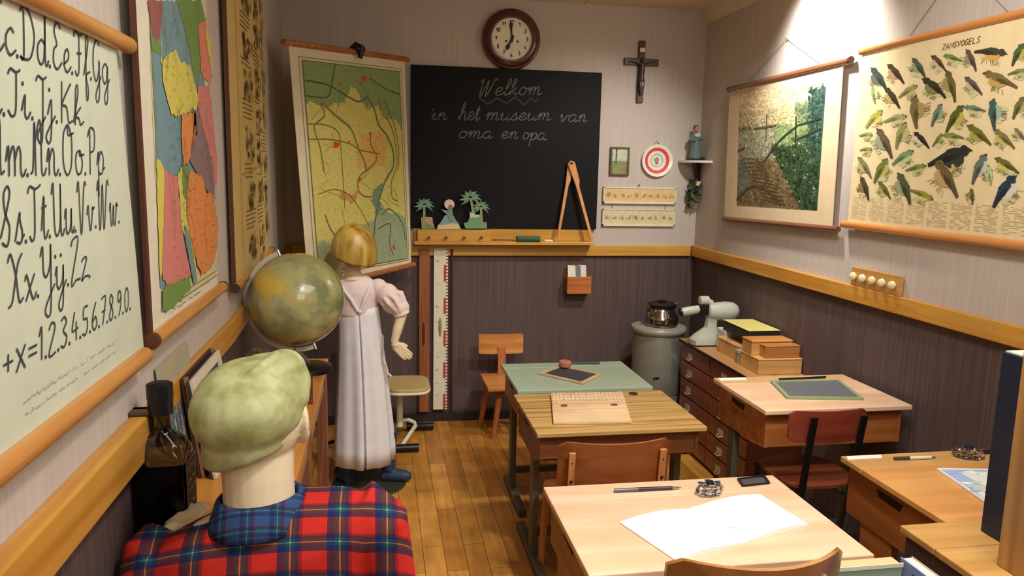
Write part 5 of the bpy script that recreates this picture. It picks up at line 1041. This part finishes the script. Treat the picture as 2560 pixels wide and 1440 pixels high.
# upright boards on the right front desk
nv = thing('navy_folder', (1.46, 1.42, .74), 'tall navy blue folder standing upright behind the wooden board at right edge', 'folder')
bx(1.380, 1.56, 1.318, 1.450, .741, 1.170).build('cover', flat((26, 34, 52), .45), nv, bevel=.003); bx(1.385, 1.555, 1.323, 1.445, .7405, 1.173).build('paper_edge', flat((216, 210, 196), .6), nv)
ub = thing('upright_board', (1.42, 1.2, .74), 'tall upright wooden box standing on the front desk at the right edge of the picture', 'box')
OB = wood((180, 136, 76), (144, 102, 52), 'Z', .45, .5)
bx(1.293, 1.307, 1.02, 1.306, .7405, 1.34).build('side_panel', OB, ub, bevel=.002); bx(1.307, 1.62, 1.285, 1.305, .7405, 1.34).build('back_panel', OB, ub); bx(1.62, 1.634, 1.02, 1.306, .7405, 1.34).build('side_panel', OB, ub); bx(1.293, 1.634, 1.02, 1.306, 1.34, 1.354).build('top_panel', OB, ub)
for z in (.90, 1.08): bx(1.307, 1.62, 1.03, 1.285, z, z+.012).build('shelf', OB, ub)
# books between the desks
bs = thing('low_bookcase', (1.05, 1.22, 0), 'low wooden bookcase under the upright books between the front desks', 'bookcase')
for a in ((.93, 1.195, 1.06, 1.40, .40, .42), (.93, .945, 1.06, 1.40, 0, .40), (1.18, 1.195, 1.06, 1.40, 0, .40), (.945, 1.18, 1.06, 1.40, .02, .035)): bx(*a).build('panel', ORW2, bs, bevel=.002)
g1, g2, g3 = [V(p) for p in [(0.94,1.37,0.722),(1.12,1.37,0.721),(1.117,1.37,0.691)]]
gb = thing('green_book', (1.03, 1.385, .42), 'thick green box file with pale edges at the bottom edge of the picture', 'book')
zt = g2.z; bx(g1.x, g2.x, 1.370, 1.373, .4205, zt).build('cover', flat((140, 164, 148), .5), gb); bx(g1.x+.004, g2.x-.003, 1.374, 1.402, .4205, zt-.002).build('pages', flat((226, 184, 136), .6), gb); bx(g1.x-.002, g2.x+.002, 1.3685, 1.3705, zt-.008, zt+.001).build('cover_edge', flat((214, 222, 200), .5), gb)
bb = thing('blue_book', (1.15, 1.25, .42), 'blue hardcover book with white pages at the bottom right beside the green one', 'book')
x_ = g2.x+.006; bx(x_, x_+.003, 1.14, 1.385, .4205, zt+.006).build('cover', flat((130, 150, 206), .45), bb); bx(x_+.003, x_+.026, 1.142, 1.383, .4205, zt+.004).build('pages', flat((222, 204, 196), .6), bb); bx(x_+.026, x_+.029, 1.14, 1.385, .4205, zt+.006).build('cover', flat((190, 160, 150), .45), bb)
bx(x_-.0008, x_, 1.33, 1.345, .60, zt-.012).build('lettering_bar', flat((34, 40, 92), .5), bb)
# ---------------------------------------------------------------- counter on the left wall
CT = .87
ct_ = thing('narrow_counter', (-.31, 2.0, 0), 'long narrow wooden counter along the left wall carrying the globe', 'counter')
bx(XL+.003, -.182, 1.33, 2.72, CT-.022, CT).build('top', wood((226, 160, 80), (192, 122, 48), 'Y', .35, .6, .3), ct_, bevel=.002)
bx(-.212, -.194, 1.40, 2.70, CT-.10, CT-.022).build('apron', wood((206, 150, 96), (160, 104, 58), 'Y', .4, .6), ct_)
bx(XL+.004, -.20, 1.332, 1.350, 0, CT-.022).build('end_panel', BLACK, ct_)
for y in (2.02, 2.665): bx(-.222, -.186, y, y+.045, 0, CT-.022).build('leg', wood((156, 104, 72), (112, 66, 44), 'Z', .45), ct_, bevel=.002)
for y in (2.02, 2.665): bx(XL+.006, XL+.04, y, y+.045, 0, CT-.022).build('leg', flat((70, 46, 34), .5), ct_)
bx(-.208, -.19, 2.065, 2.665, .18, .22).build('stretcher', wood((206, 150, 96), (160, 104, 58), 'Y', .4, .6), ct_)
# globe
gl = thing('globe', (-.22, 2.52, CT), 'large old green and yellow globe on a black round foot, metal half ring', 'globe')
gc = V([(-0.265,2.52,1.119)][0]); gr = .152; gl.location = (gc.x+.035, 2.55, CT); gl['_o'] = tuple(gl.location)
ax = (rr*-.36+uu*.93).normalized(); q_rot = ax.to_track_quat('Z', 'Y').to_matrix()
MB().ell(gc, (gr, gr, gr), q_rot, 64, 36).build('sphere', m_globe(), gl, smooth=True)
side = (-rr-ax*(-rr).dot(ax)).normalized(); pts = [gc+ax*gr*1.06*math.cos(t*math.pi/30)+side*gr*1.06*math.sin(t*math.pi/30) for t in range(0, 31)]
fwd = ax.cross(side); m = MB(); R = []
for p in pts:
    d = (p-gc).normalized(); R.append([p+d*.009+fwd*.003, p-d*.006+fwd*.003, p-d*.006-fwd*.003, p+d*.009-fwd*.003])
m.loft(R).build('meridian_ring', flat((206, 202, 190), .3, .15), gl)
for s in (1, -1): MB().cyl(gc+ax*s*gr*.98, gc+ax*s*gr*1.14, .005, n=12).build('axis_pin', STEEL, gl, smooth=True)
low = min(pts, key=lambda p: p.z); bc0 = V((gc.x+.035, 2.55, CT))
MB().cyl(bc0+V((0, 0, .02)), low+V((0, 0, .004)), .008, .008, 12).build('stem', STEEL, gl, smooth=True)
MB().lathe([(.072, CT+.0), (.074, CT+.006), (.072, CT+.018), (.05, CT+.026), (.012, CT+.032)], (bc0.x, bc0.y, 0), 36).build('foot', BLACK, gl, smooth=True)
# small things on the counter
p_, q2 = [(-0.232,2.52,0.872),(-0.2,2.176,0.872)]; MB().quadslab([(p_[0]-.012, p_[1], CT+.0005), (p_[0]+.012, p_[1], CT+.0005), (q2[0]+.010, q2[1], CT+.0005), (q2[0]-.012, q2[1], CT+.0005)], (0, 0, 1), .012).build('pencil_case', flat((104, 52, 34), .5), bevel=.003, label='narrow dark brown case on the counter in front of the globe', cat='case')
sb = thing('dried_seed_ball', (-.382, 2.47, CT), 'round brown spiky ball on the counter between cap and globe', 'ball'); sc = V((-.382, 2.47, CT)); sr_ = .048
m = MB().ell((sc.x, sc.y, CT+.045), (.042, .042, .042), None, 20, 12); rnd = random.Random(1)
for _ in range(260):
    a, z = rnd.uniform(0, 6.28), rnd.uniform(-.8, 1); r = math.sqrt(1-z*z); d = V((r*math.cos(a), r*math.sin(a), z)); c = V((sc.x, sc.y, CT+.052)); m.cyl(c+d*.040, c+d*.0515, .002, .0004, 5)
m.build('shell', flat((132, 120, 74), .8), sb)
# bottle
bt = thing('black_bottle', (-.390, 1.43, CT), 'big square dark glass bottle with black cap on the counter by the left wall', 'bottle')
bxx, byy = -.3895, 1.405; BG = flat((6, 6, 7), .18, 0, .3)
def sq(w_, d_, z, e=6, n=32):
    out = []
    for k in range(n):
        a = 2*math.pi*k/n; c, s = math.cos(a), math.sin(a); out.append(V((bxx+w_*abs(c)**(2/e)*(1 if c > 0 else -1), byy+d_*abs(s)**(2/e)*(1 if s > 0 else -1), z)))
    return out
MB().loft([sq(.043, .040, CT+.0005), sq(.046, .042, CT+.006), sq(.046, .042, CT+.148)]).build('dark_contents', BG, bt, smooth=True)
GLB = m_glass((96, 94, 90), .05)
MB().loft([sq(.0462, .0422, CT+.1485), sq(.045, .041, CT+.165, 5), sq(.036, .034, CT+.185, 3), sq(.020, .020, CT+.198, 2), sq(.0155, .0155, CT+.206, 2), sq(.0155, .0155, CT+.236, 2)]).build('glass_shoulder', GLB, bt, smooth=True)
MB().loft([sq(.0215, .0215, z, 2) for z in (CT+.234, CT+.262)]+[sq(.0225, .0225, z, 2) for z in (CT+.2625, CT+.288)]+[sq(.020, .020, CT+.290, 2)]).build('cap', flat((22, 22, 26), .35), bt, smooth=True)
m = MB(); lx_ = bxx+.0468
m.poly([(lx_, byy-.034, CT+.02), (lx_, byy+.034, CT+.02), (lx_, byy+.034, CT+.150), (lx_, byy-.034, CT+.150)], (28, 28, 30))
for a, b in ((CT+.022, CT+.022), (CT+.148, CT+.148)): m.ribbon([(lx_+.0004, byy-.033, a), (lx_+.0004, byy+.033, b)], (1, 0, 0), .0015, (170, 170, 164))
for y in (-.033, .033): m.ribbon([(lx_+.0004, byy+y, CT+.022), (lx_+.0004, byy+y, CT+.148)], (1, 0, 0), .0015, (170, 170, 164))
for k, (z, h_) in enumerate(((.128, .012), (.106, .012), (.09, .006), (.062, .014), (.046, .006), (.032, .005))): scribble(m, (lx_, byy-.028, CT+z), (lx_, byy+.028, CT+z), (0, 0, 1), (1, 0, 0), h_, .0016, (176, 176, 170), 14, k+80)
m.build('label', PRINT, bt)
# leaning card and slates behind the bottle
def lean(name, label, cat, y0, y1, zt, xb, xt, t, mat):
    o = thing(name, (xb, (y0+y1)/2, CT), label, cat); P = [V((xb, y0, CT+.0005)), V((xb, y1, CT+.0005)), V((xt, y1, zt)), V((xt, y0, zt))]; n = (P[1]-P[0]).cross(P[3]-P[0]).normalized()
    if n.x < 0: n = -n
    MB().quadslab(P, -n, t).build('backing', mat, o); return o, P, n
o, P, n = lean('picture_card', 'pale card with small blue figures leaning on the left wall behind the bottle', 'card', 1.545, 1.79, 1.150, -.405, -.432, .003, flat((170, 164, 136), .6))
m = MB(); rnd = random.Random(15); Q = [P[3], P[2], P[1], P[0]]
for k in range(9): m.ribbon([bil(Q, .12+k*.095, .32)+n*.0012, bil(Q, .14+k*.095+rnd.uniform(-.02, .02), .6)+n*.0012], n, .012, (84, 104, 126)); 
for k in range(26): blob(m, bil(Q, rnd.uniform(.08, .92), rnd.uniform(.3, .66))+n*(.0014+k*1e-5), .008, .012, (0, 1, 0), (0, 0, 1), rnd.choice([(92, 112, 134), (112, 128, 140), (150, 150, 120)]), 7, .4, rnd)
m.build('printed_figures', PRINT, o)
o, P, n = lean('framed_board', 'dark board leaning behind the white framed slate on the counter', 'board', 1.665, 1.95, 1.095, -.385, -.414, .006, flat((66, 46, 40), .5))
for a, b in ((.0, .06), (.94, 1.0)): MB().quadslab([bil([P[3], P[2], P[1], P[0]], u, v)+n*.001 for u, v in ((a, 0), (b, 0), (b, 1), (a, 1))], n, .006).build('edge_strip', flat((150, 110, 84), .5), o)
o, P, n = lean('framed_slate', 'slate with a white frame leaning on the left wall between bottle and cap', 'slate', 1.655, 1.94, 1.092, -.358, -.400, .005, flat((60, 66, 76), .45))
Q = [P[3], P[2], P[1], P[0]]; Qi = [bil(Q, .075, .09), bil(Q, .925, .09), bil(Q, .925, .91), bil(Q, .075, .91)]; m = MB()
for k in range(4): m.quadslab([Q[k]+n*.0005, Q[(k+1) % 4]+n*.0005, Qi[(k+1) % 4]+n*.0005, Qi[k]+n*.0005], n, .006)
m.build('frame', flat((216, 208, 186), .5), o)
# ---------------------------------------------------------------- figures
SKIN = flat((226, 210, 178), .55, 0, .3, .15)
def oval(c, rx, ry, z, n=40, shear=0, cx0=0, f=None):
    out = []
    for k in range(n):
        a = 2*math.pi*k/n; q = 1 if f is None else f(a); x = c[0]+rx*q*math.cos(a); out.append(V((x, c[1]+ry*q*math.sin(a), z+shear*(x-cx0))))
    return out
def hand_(m, w_, d, nrm, sc=1.0, thumb=1, curl=.5):
    d = V(d).normalized(); nrm = V(nrm); nrm = (nrm-d*nrm.dot(d)).normalized(); s = d.cross(nrm)*thumb; w_ = V(w_)
    m.tube([w_-d*.01*sc, w_+d*.018*sc], [.016*sc, .017*sc], 10)
    for k in range(4):
        o = (k-1.5)*.0135*sc; m.tube([w_+d*.008*sc+s*o*.7, w_+d*.055*sc+s*o], [.011*sc, .0085*sc], 8)
        L_ = [.044, .058, .062, .054][k]*sc; b = w_+d*.055*sc+s*o*1.05; p1 = b+d*L_*.45+s*o*.05-nrm*L_*.10*curl; p2 = p1+d*L_*.32-nrm*L_*.28*curl; p3 = p2+d*L_*.22-nrm*L_*.34*curl
        m.tube([b, p1, p2, p3], [.0082*sc, .0076*sc, .0068*sc, .0052*sc], 8)
    b = w_+d*.015*sc+s*.016*sc; m.tube([b, b+d*.022*sc+s*.016*sc-nrm*.004, b+d*.045*sc+s*.022*sc-nrm*.010*sc], [.0105*sc, .0090*sc, .0060*sc], 8)
def face(m, c, r, fwd_, sc=1.0):
    f = V(fwd_).normalized(); s = f.cross(V((0, 0, 1))).normalized(); u = V((0, 0, 1)); c = V(c)
    m.ell(c-f*.004, (r[0], r[1], r[2]), Matrix((s, f, u)).transposed(), 28, 18)
    m.ell(c+f*r[1]*.42-u*r[2]*.52, (r[0]*.66, r[1]*.55, r[2]*.46), Matrix((s, f, u)).transposed(), 20, 12)        # jaw
    m.tube([c+f*r[1]*.93+u*r[2]*.10, c+f*(r[1]*1.10)-u*r[2]*.16, c+f*r[1]*.98-u*r[2]*.22], [.006*sc, .010*sc, .009*sc], 8)
    m.tube([c+f*r[1]*.93-u*r[2]*.46-s*.016*sc, c+f*r[1]*1.01-u*r[2]*.46, c+f*r[1]*.93-u*r[2]*.46+s*.016*sc], [.005*sc, .007*sc, .005*sc], 8)
    for k in (-1, 1):
        m.ell(c+f*r[1]*.80-u*r[2]*.25+s*k*r[0]*.45, (.018*sc, .014*sc, .018*sc)); e = c+s*k*r[0]*.98-f*.004-u*r[2]*.10
        m.ell(e, (.028*sc, .010*sc, .038*sc), Matrix(((f-s*k*.35).normalized(), s*k, u)).transposed(), 16, 10)
        m.ell(e-u*.020*sc+s*k*.003, (.010*sc, .008*sc, .012*sc))
def eyes(root, c, r, f, sc=1.0):
    f = V(f).normalized(); s = f.cross(V((0, 0, 1))).normalized(); c = V(c)
    for k in (-1, 1):
        p = c+f*r[1]*.88+s*k*r[0]*.40+V((0, 0, r[2]*.04)); o = MB().ell(p, (.011*sc, .010*sc, .008*sc)).build('eye', flat((238, 236, 228), .2), root, smooth=True); MB().ell(p+f*.007*sc, (.005*sc, .005*sc, .005*sc)).build('iris', flat((52, 70, 90), .2), o, smooth=True)
# --- boy
bxc, byc = -.190, 1.255
boy = thing('boy_mannequin', (bxc, byc, 0), 'mannequin of a boy seen from behind in pale green cap and red plaid shirt', 'mannequin')
HC = (-.203, 1.262, 1.136); HR = (.076, .086, .088)
m = MB(); face(m, HC, HR, (0, 1, -.10))
m.tube([(-.203, 1.262, 1.11), (-.199, 1.245, 1.04), (-.197, 1.24, .985), (-.196, 1.245, .955)], [.062, .057, .058, .070], 20)
m.loft([oval((bxc, byc), a, b, z) for a, b, z in ((.12, .085, .55), (.125, .085, .70), (.135, .085, .85), (.15, .08, .92), (.12, .06, .955), (.06, .05, .985))])
m.tube([(-.330, 1.255, .880), (-.384, 1.238, .83), (-.382, 1.27, .888), (-.366, 1.315, .918)], [.036, .026, .024, .018], 14)
hand_(m, (-.362, 1.322, .920), (.48, .85, .10), (-.2, 0, -1), .74, -1, .2)
m.tube([(-.045, 1.265, .93), (-.008, 1.26, .76), (-.015, 1.36, .71), (-.035, 1.47, .70)], [.042, .035, .028, .021], 14); hand_(m, (-.038, 1.478, .70), (-.15, 1, -.1), (0, 0, 1), .85, 1, .6)
for s in (-1, 1): m.tube([(bxc+s*.06, byc, .60), (bxc+s*.068, byc+.005, .34), (bxc+s*.07, byc-.005, .08), (bxc+s*.07, byc+.01, .05)], [.075, .048, .034, .036], 16)
m.build('body', SKIN, boy, remesh=.0032); eyes(boy, HC, HR, (0, 1, -.1))
SHIRT = m_plaid()
m = MB(); SH = .20
rings = []
for a, b, z, yo in ((.150, .108, .56, 0), (.156, .110, .70, 0), (.165, .112, .80, 0), (.180, .112, .87, -.002), (.196, .104, .92, -.004), (.190, .090, .95, -.004), (.150, .074, .972, -.004), (.095, .066, .985, -.004), (.066, .060, .992, -.006)):
    rings.append(oval((bxc, byc+yo), a, b, z, 48, SH if z > .8 else SH*max(0, (z-.56)/.24), bxc))
m.loft(rings)
m.tube([(-.350, 1.252, .895), (-.372, 1.236, .86), (-.386, 1.232, .815), (-.388, 1.255, .860), (-.382, 1.275, .905), (-.370, 1.303, .922)], [.054, .052, .046, .042, .042, .033], 18)
m.tube([(-.050, 1.262, .965), (-.014, 1.258, .938), (.006, 1.262, .83), (.000, 1.29, .745), (-.008, 1.36, .718), (-.022, 1.42, .708)], [.062, .064, .056, .052, .044, .038], 18)
for k in range(7): a = .2*k; m.tube([(-.01+.005*k, 1.215-.002*k, .93-.018*k), (.045-.003*k, 1.235, .925-.022*k)], .007, 6)
m.build('shirt', SHIRT, boy, remesh=.005)
m = MB()
def col_(a, b, z, dz, yo=0): return oval((-.197, 1.243+yo), a, b, z, 40, .06, -.197)
m.loft([col_(.060, .056, 1.004, 0), col_(.064, .060, 1.014, 0), col_(.070, .068, 1.008, 0), col_(.080, .078, .978, 0, -.004), col_(.084, .082, .966, 0, -.005), col_(.078, .076, .964, 0, -.004), col_(.064, .062, .985, 0)], closed=True, caps=False)
cm2 = SHIRT.copy(); cm2.name = 'collar_plaid'
for nd in cm2.node_tree.nodes:
    if nd.type == 'MATH' and nd.operation == 'MULTIPLY_ADD' and nd.inputs[1].default_value > 5: nd.inputs[1].default_value *= 1.7
    if nd.type == 'VALTORGB':
        for e in nd.color_ramp.elements:
            c = e.color
            if c[0] > .5 and c[1] < .2: e.color = (*lin((52, 78, 124)), 1)
            elif c[0] > .5: e.color = (*lin((130, 160, 150)), 1)
m.build('collar', cm2, boy, smooth=True, auto=False)
m = MB(); m.loft([oval((bxc, byc), a, b, z) for a, b, z in ((.150, .105, .50), (.152, .108, .58), (.140, .098, .66))])
for s in (-1, 1): m.tube([(bxc+s*.065, byc, .56), (bxc+s*.072, byc+.004, .34), (bxc+s*.074, byc, .09)], [.088, .066, .056], 18)
m.build('trousers', flat((52, 56, 72), .8), boy, remesh=.006)
for s in (-1, 1): MB().loft([oval((bxc+s*.074, byc+.035), .040, .092, .002), oval((bxc+s*.074, byc+.035), .043, .095, .02), oval((bxc+s*.074, byc+.025), .040, .082, .05), oval((bxc+s*.074, byc-.005), .036, .045, .085)]).build('shoe', flat((50, 34, 26), .4), boy, smooth=True, auto=False)
m = MB()
Rt = Matrix.Rotation(math.radians(8), 3, 'X') @ Matrix.Rotation(math.radians(-9), 3, 'Y')
m.ell((-.213, 1.258, 1.158), (.092, .104, .077), Rt, 36, 20); m.ell((-.188, 1.286, 1.182), (.074, .076, .054), Rt, 28, 16); m.ell((-.160, 1.290, 1.208), (.038, .052, .036), None, 24, 14); m.ell((-.150, 1.272, 1.172), (.034, .072, .042), None, 24, 14)
m.tube([(-.225, 1.190, 1.196), (-.195, 1.210, 1.226), (-.165, 1.270, 1.240)], [.004, .009, .010], 8); m.tube([(-.190, 1.170, 1.150), (-.155, 1.195, 1.176), (-.128, 1.245, 1.190)], [.004, .008, .008], 8)
m.loft([oval((-.210, 1.262), a, b, z, 40, .32, -.225) for a, b, z in ((.070, .084, 1.078), (.076, .089, 1.082), (.079, .092, 1.104), (.078, .092, 1.13))])
m.loft([[V((-.207+.075*math.cos(t), 1.345+.06*math.sin(t), z)) for t in [math.pi*k/14 for k in range(15)]] for z in (1.118, 1.128)])
cm3, t3, b3 = newmat('pale_green_cap'); tc = t3.nodes.new('ShaderNodeTexCoord'); n = t3.nodes.new('ShaderNodeTexNoise'); n.inputs['Scale'].default_value = 26; n.inputs['Detail'].default_value = 8
r = t3.nodes.new('ShaderNodeValToRGB'); r.color_ramp.elements[0].position = .35; r.color_ramp.elements[0].color = (*lin((142, 146, 92)), 1); r.color_ramp.elements[1].position = .62; r.color_ramp.elements[1].color = (*lin((186, 190, 142)), 1)
t3.links.new(tc.outputs['Object'], n.inputs['Vector']); t3.links.new(n.outputs[0], r.inputs[0]); t3.links.new(r.outputs[0], b3.inputs['Base Color']); b3.inputs['Roughness'].default_value = .55; b3.inputs['Specular IOR Level'].default_value = .3
bp = t3.nodes.new('ShaderNodeBump'); bp.inputs['Strength'].default_value = .25; bp.inputs['Distance'].default_value = .004; t3.links.new(n.outputs[0], bp.inputs['Height']); t3.links.new(bp.outputs[0], b3.inputs['Normal'])
m.build('cap', cm3, boy, remesh=.004)
# --- girl
gx, gy = -.085, 3.64
girl = thing('girl_mannequin', (gx, gy, 0), 'mannequin of a girl with blond bob and white pinafore standing before the regional map', 'mannequin')
FD = (-.45, 1, 0); GH = (-.118, 3.635, 1.185); GR = (.078, .090, .096)
m = MB(); face(m, GH, GR, FD, 1.0)
m.tube([(-.122, 3.63, 1.13), (-.122, 3.62, 1.06), (-.118, 3.615, 1.02)], [.040, .037, .055], 16)
m.loft([oval((-.105, 3.62), a, b, z) for a, b, z in ((.085, .065, .55), (.080, .062, .72), (.085, .065, .85), (.095, .065, .95), (.098, .06, 1.0), (.05, .045, 1.03))])
m.tube([(-.015, 3.61, .99), (.075, 3.58, .93), (.105, 3.565, .865), (.082, 3.54, .79), (.067, 3.525, .735)], [.032, .030, .027, .023, .017], 14); hand_(m, (.067, 3.523, .730), (.70, -.15, -.62), (.2, -1, 0), .92, -1, .3)
m.tube([(-.195, 3.61, .99), (-.225, 3.72, .93), (-.215, 3.80, 1.0), (-.19, 3.86, 1.08)], [.032, .029, .024, .018], 14); hand_(m, (-.188, 3.865, 1.085), (.1, .5, 1), (0, -1, .3), .78, 1, .5)
for s, fx in ((-1, -.155), (1, .035)): m.tube([(gx+s*.05, gy, .6), (gx+s*.06, gy, .35), (fx, gy+.01, .10)], [.06, .042, .030], 14)
m.build('body', flat((216, 196, 160), .5, 0, .3, .1), girl, remesh=.0032); eyes(girl, GH, GR, FD)
NAVY = flat((50, 62, 92), .5, 0, .3, .2)
for fx, ang in ((-.160, .9), (.040, -1.1)):
    m = MB(); m.tube([(fx, gy+.02, .26), (fx, gy+.015, .14), (fx, gy+.01, .06)], [.046, .036, .036], 16)
    d = V((math.sin(-ang)*.9, -.15 if ang < 0 else .9, 0)).normalized(); d = V((.85, -.25, 0)).normalized() if ang < 0 else V((-.5, .85, 0)).normalized()
    b = V((fx, gy+.01, .034)); m.tube([b-d*.03, b+d*.03, b+d*.085, b+d*.115], [.034, .034, .030, .016], 14); m.build('boot', NAVY, girl, remesh=.004)
MB().lathe([(.0, .0), (.178, .0), (.182, .004), (.178, .008), (.0, .009)], (gx+.03, gy-.01, 0), 56, caps=False).build('base_plate', flat((66, 68, 54), .3, .3), girl, smooth=True)
def fold(A, k, ph): return lambda a: 1+A*math.sin(k*a+ph)+A*.6*math.sin((k*1.7)//1*a+1.3*ph)-(.30 if A > .012 else .06)*math.exp(-((a-4.75)/.030)**2)
m = MB(); rings = []
for cx0, a, b, z, A in ((-.076, .143, .125, .125, .050), (-.076, .141, .122, .20, .048), (-.078, .134, .116, .32, .042), (-.081, .123, .108, .46, .036), (-.085, .112, .100, .60, .030), (-.090, .103, .092, .72, .022), (-.094, .098, .085, .80, .014), (-.098, .098, .082, .86, .008), (-.100, .098, .080, .895, .004)):
    rings.append(oval((cx0, 3.625), a, b, z, 360, 0, 0, fold(A, 7, .6)))
m.loft(rings); m.build('pinafore', flat((224, 222, 226), .75, 0, .3, .1), girl, smooth=True, auto=False)
PINK = flat((222, 202, 198), .7, 0, .3, .15)
m = MB(); m.loft([oval((-.105, 3.62), a, b, z, 48) for a, b, z in ((.094, .078, .86), (.098, .078, .92), (.108, .076, .97), (.102, .068, 1.0), (.070, .052, 1.028), (.046, .044, 1.045))])
for c, rad in (((-.005, 3.605, .985), .046), ((.035, 3.59, .955), .056), ((.068, 3.58, .922), .060), ((.095, 3.568, .895), .046)): m.ell(c, (rad, rad*.85, rad))
for c, rad in (((-.200, 3.62, .98), .046), ((-.215, 3.67, .955), .052), ((-.222, 3.715, .945), .046)): m.ell(c, (rad*.85, rad, rad))
for k in range(9): a = 2*math.pi*k/9; m.tube([(.010+.03*math.cos(a), 3.60+.03*math.sin(a), .98), (.06+.058*math.cos(a)*.8, 3.58+.055*math.sin(a), .94+.03*math.cos(a)), (.10+.030*math.cos(a), 3.565+.03*math.sin(a), .875)], [.006, .009, .006], 6)
m.tube([(.104+.030*math.cos(a), 3.563+.030*math.sin(a), .866+.012*math.cos(a)) for a in [2*math.pi*k/12 for k in range(12)]], .008, 8, True)
m.build('blouse', PINK, girl, remesh=.004)
m = MB()
for s in (-1, 1): m.tube([(-.092+s*.006, 3.542, .885), (-.098+s*.030, 3.540, .94), (-.105+s*.058, 3.556, .985), (-.105+s*.066, 3.60, 1.020), (-.105+s*.062, 3.68, .99)], .009, 8)
m.build('shoulder_straps', flat((214, 212, 214), .7), girl, smooth=True); MB().ell((-.090, 3.536, .885), (.010, .006, .010)).build('button', flat((226, 222, 214), .4), girl, smooth=True)
hm, ht, hb = newmat('moulded_blond_hair'); tc = ht.nodes.new('ShaderNodeTexCoord'); mpn = ht.nodes.new('ShaderNodeMapping'); mpn.inputs['Scale'].default_value = (26, 26, 3); n = ht.nodes.new('ShaderNodeTexNoise'); n.inputs['Scale'].default_value = 1; n.inputs['Detail'].default_value = 3
r = ht.nodes.new('ShaderNodeValToRGB'); r.color_ramp.elements[0].position = .36; r.color_ramp.elements[0].color = (*lin((138, 100, 34)), 1); r.color_ramp.elements[1].position = .6; r.color_ramp.elements[1].color = (*lin((196, 166, 76)), 1)
ht.links.new(tc.outputs['Object'], mpn.inputs[0]); ht.links.new(mpn.outputs[0], n.inputs['Vector']); ht.links.new(n.outputs[0], r.inputs[0]); ht.links.new(r.outputs[0], hb.inputs['Base Color']); hb.inputs['Roughness'].default_value = .4
m = MB(); R = []; f = V(FD).normalized(); fa = math.atan2(f.y, f.x)
for z, a in ((1.138, .092), (1.132, .106), (1.145, .110), (1.175, .108), (1.205, .101), (1.24, .086), (1.268, .062), (1.284, .034), (1.290, .01)):
    ring = []
    for k in range(56):
        t = 2*math.pi*k/56; dt = abs((t-fa+math.pi) % (2*math.pi)-math.pi); rr_ = a*(1+.010*math.sin(15*t)); zz = z
        if dt < .85 and z < 1.21: rr_ = a*.72
        if z < 1.16 and dt >= .85: zz += .035*math.cos(dt)-.012*math.sin(t)*0-.10*(rr_*math.cos(t))
        ring.append(V((-.116+rr_*math.cos(t), 3.628+rr_*math.sin(t), zz)))
    R.append(ring)
m.loft(R); m.build('hair', hm, girl, smooth=True, auto=False)
# ---------------------------------------------------------------- tidy
for o in bpy.data.objects:
    if '_o' in o.keys(): del o['_o']
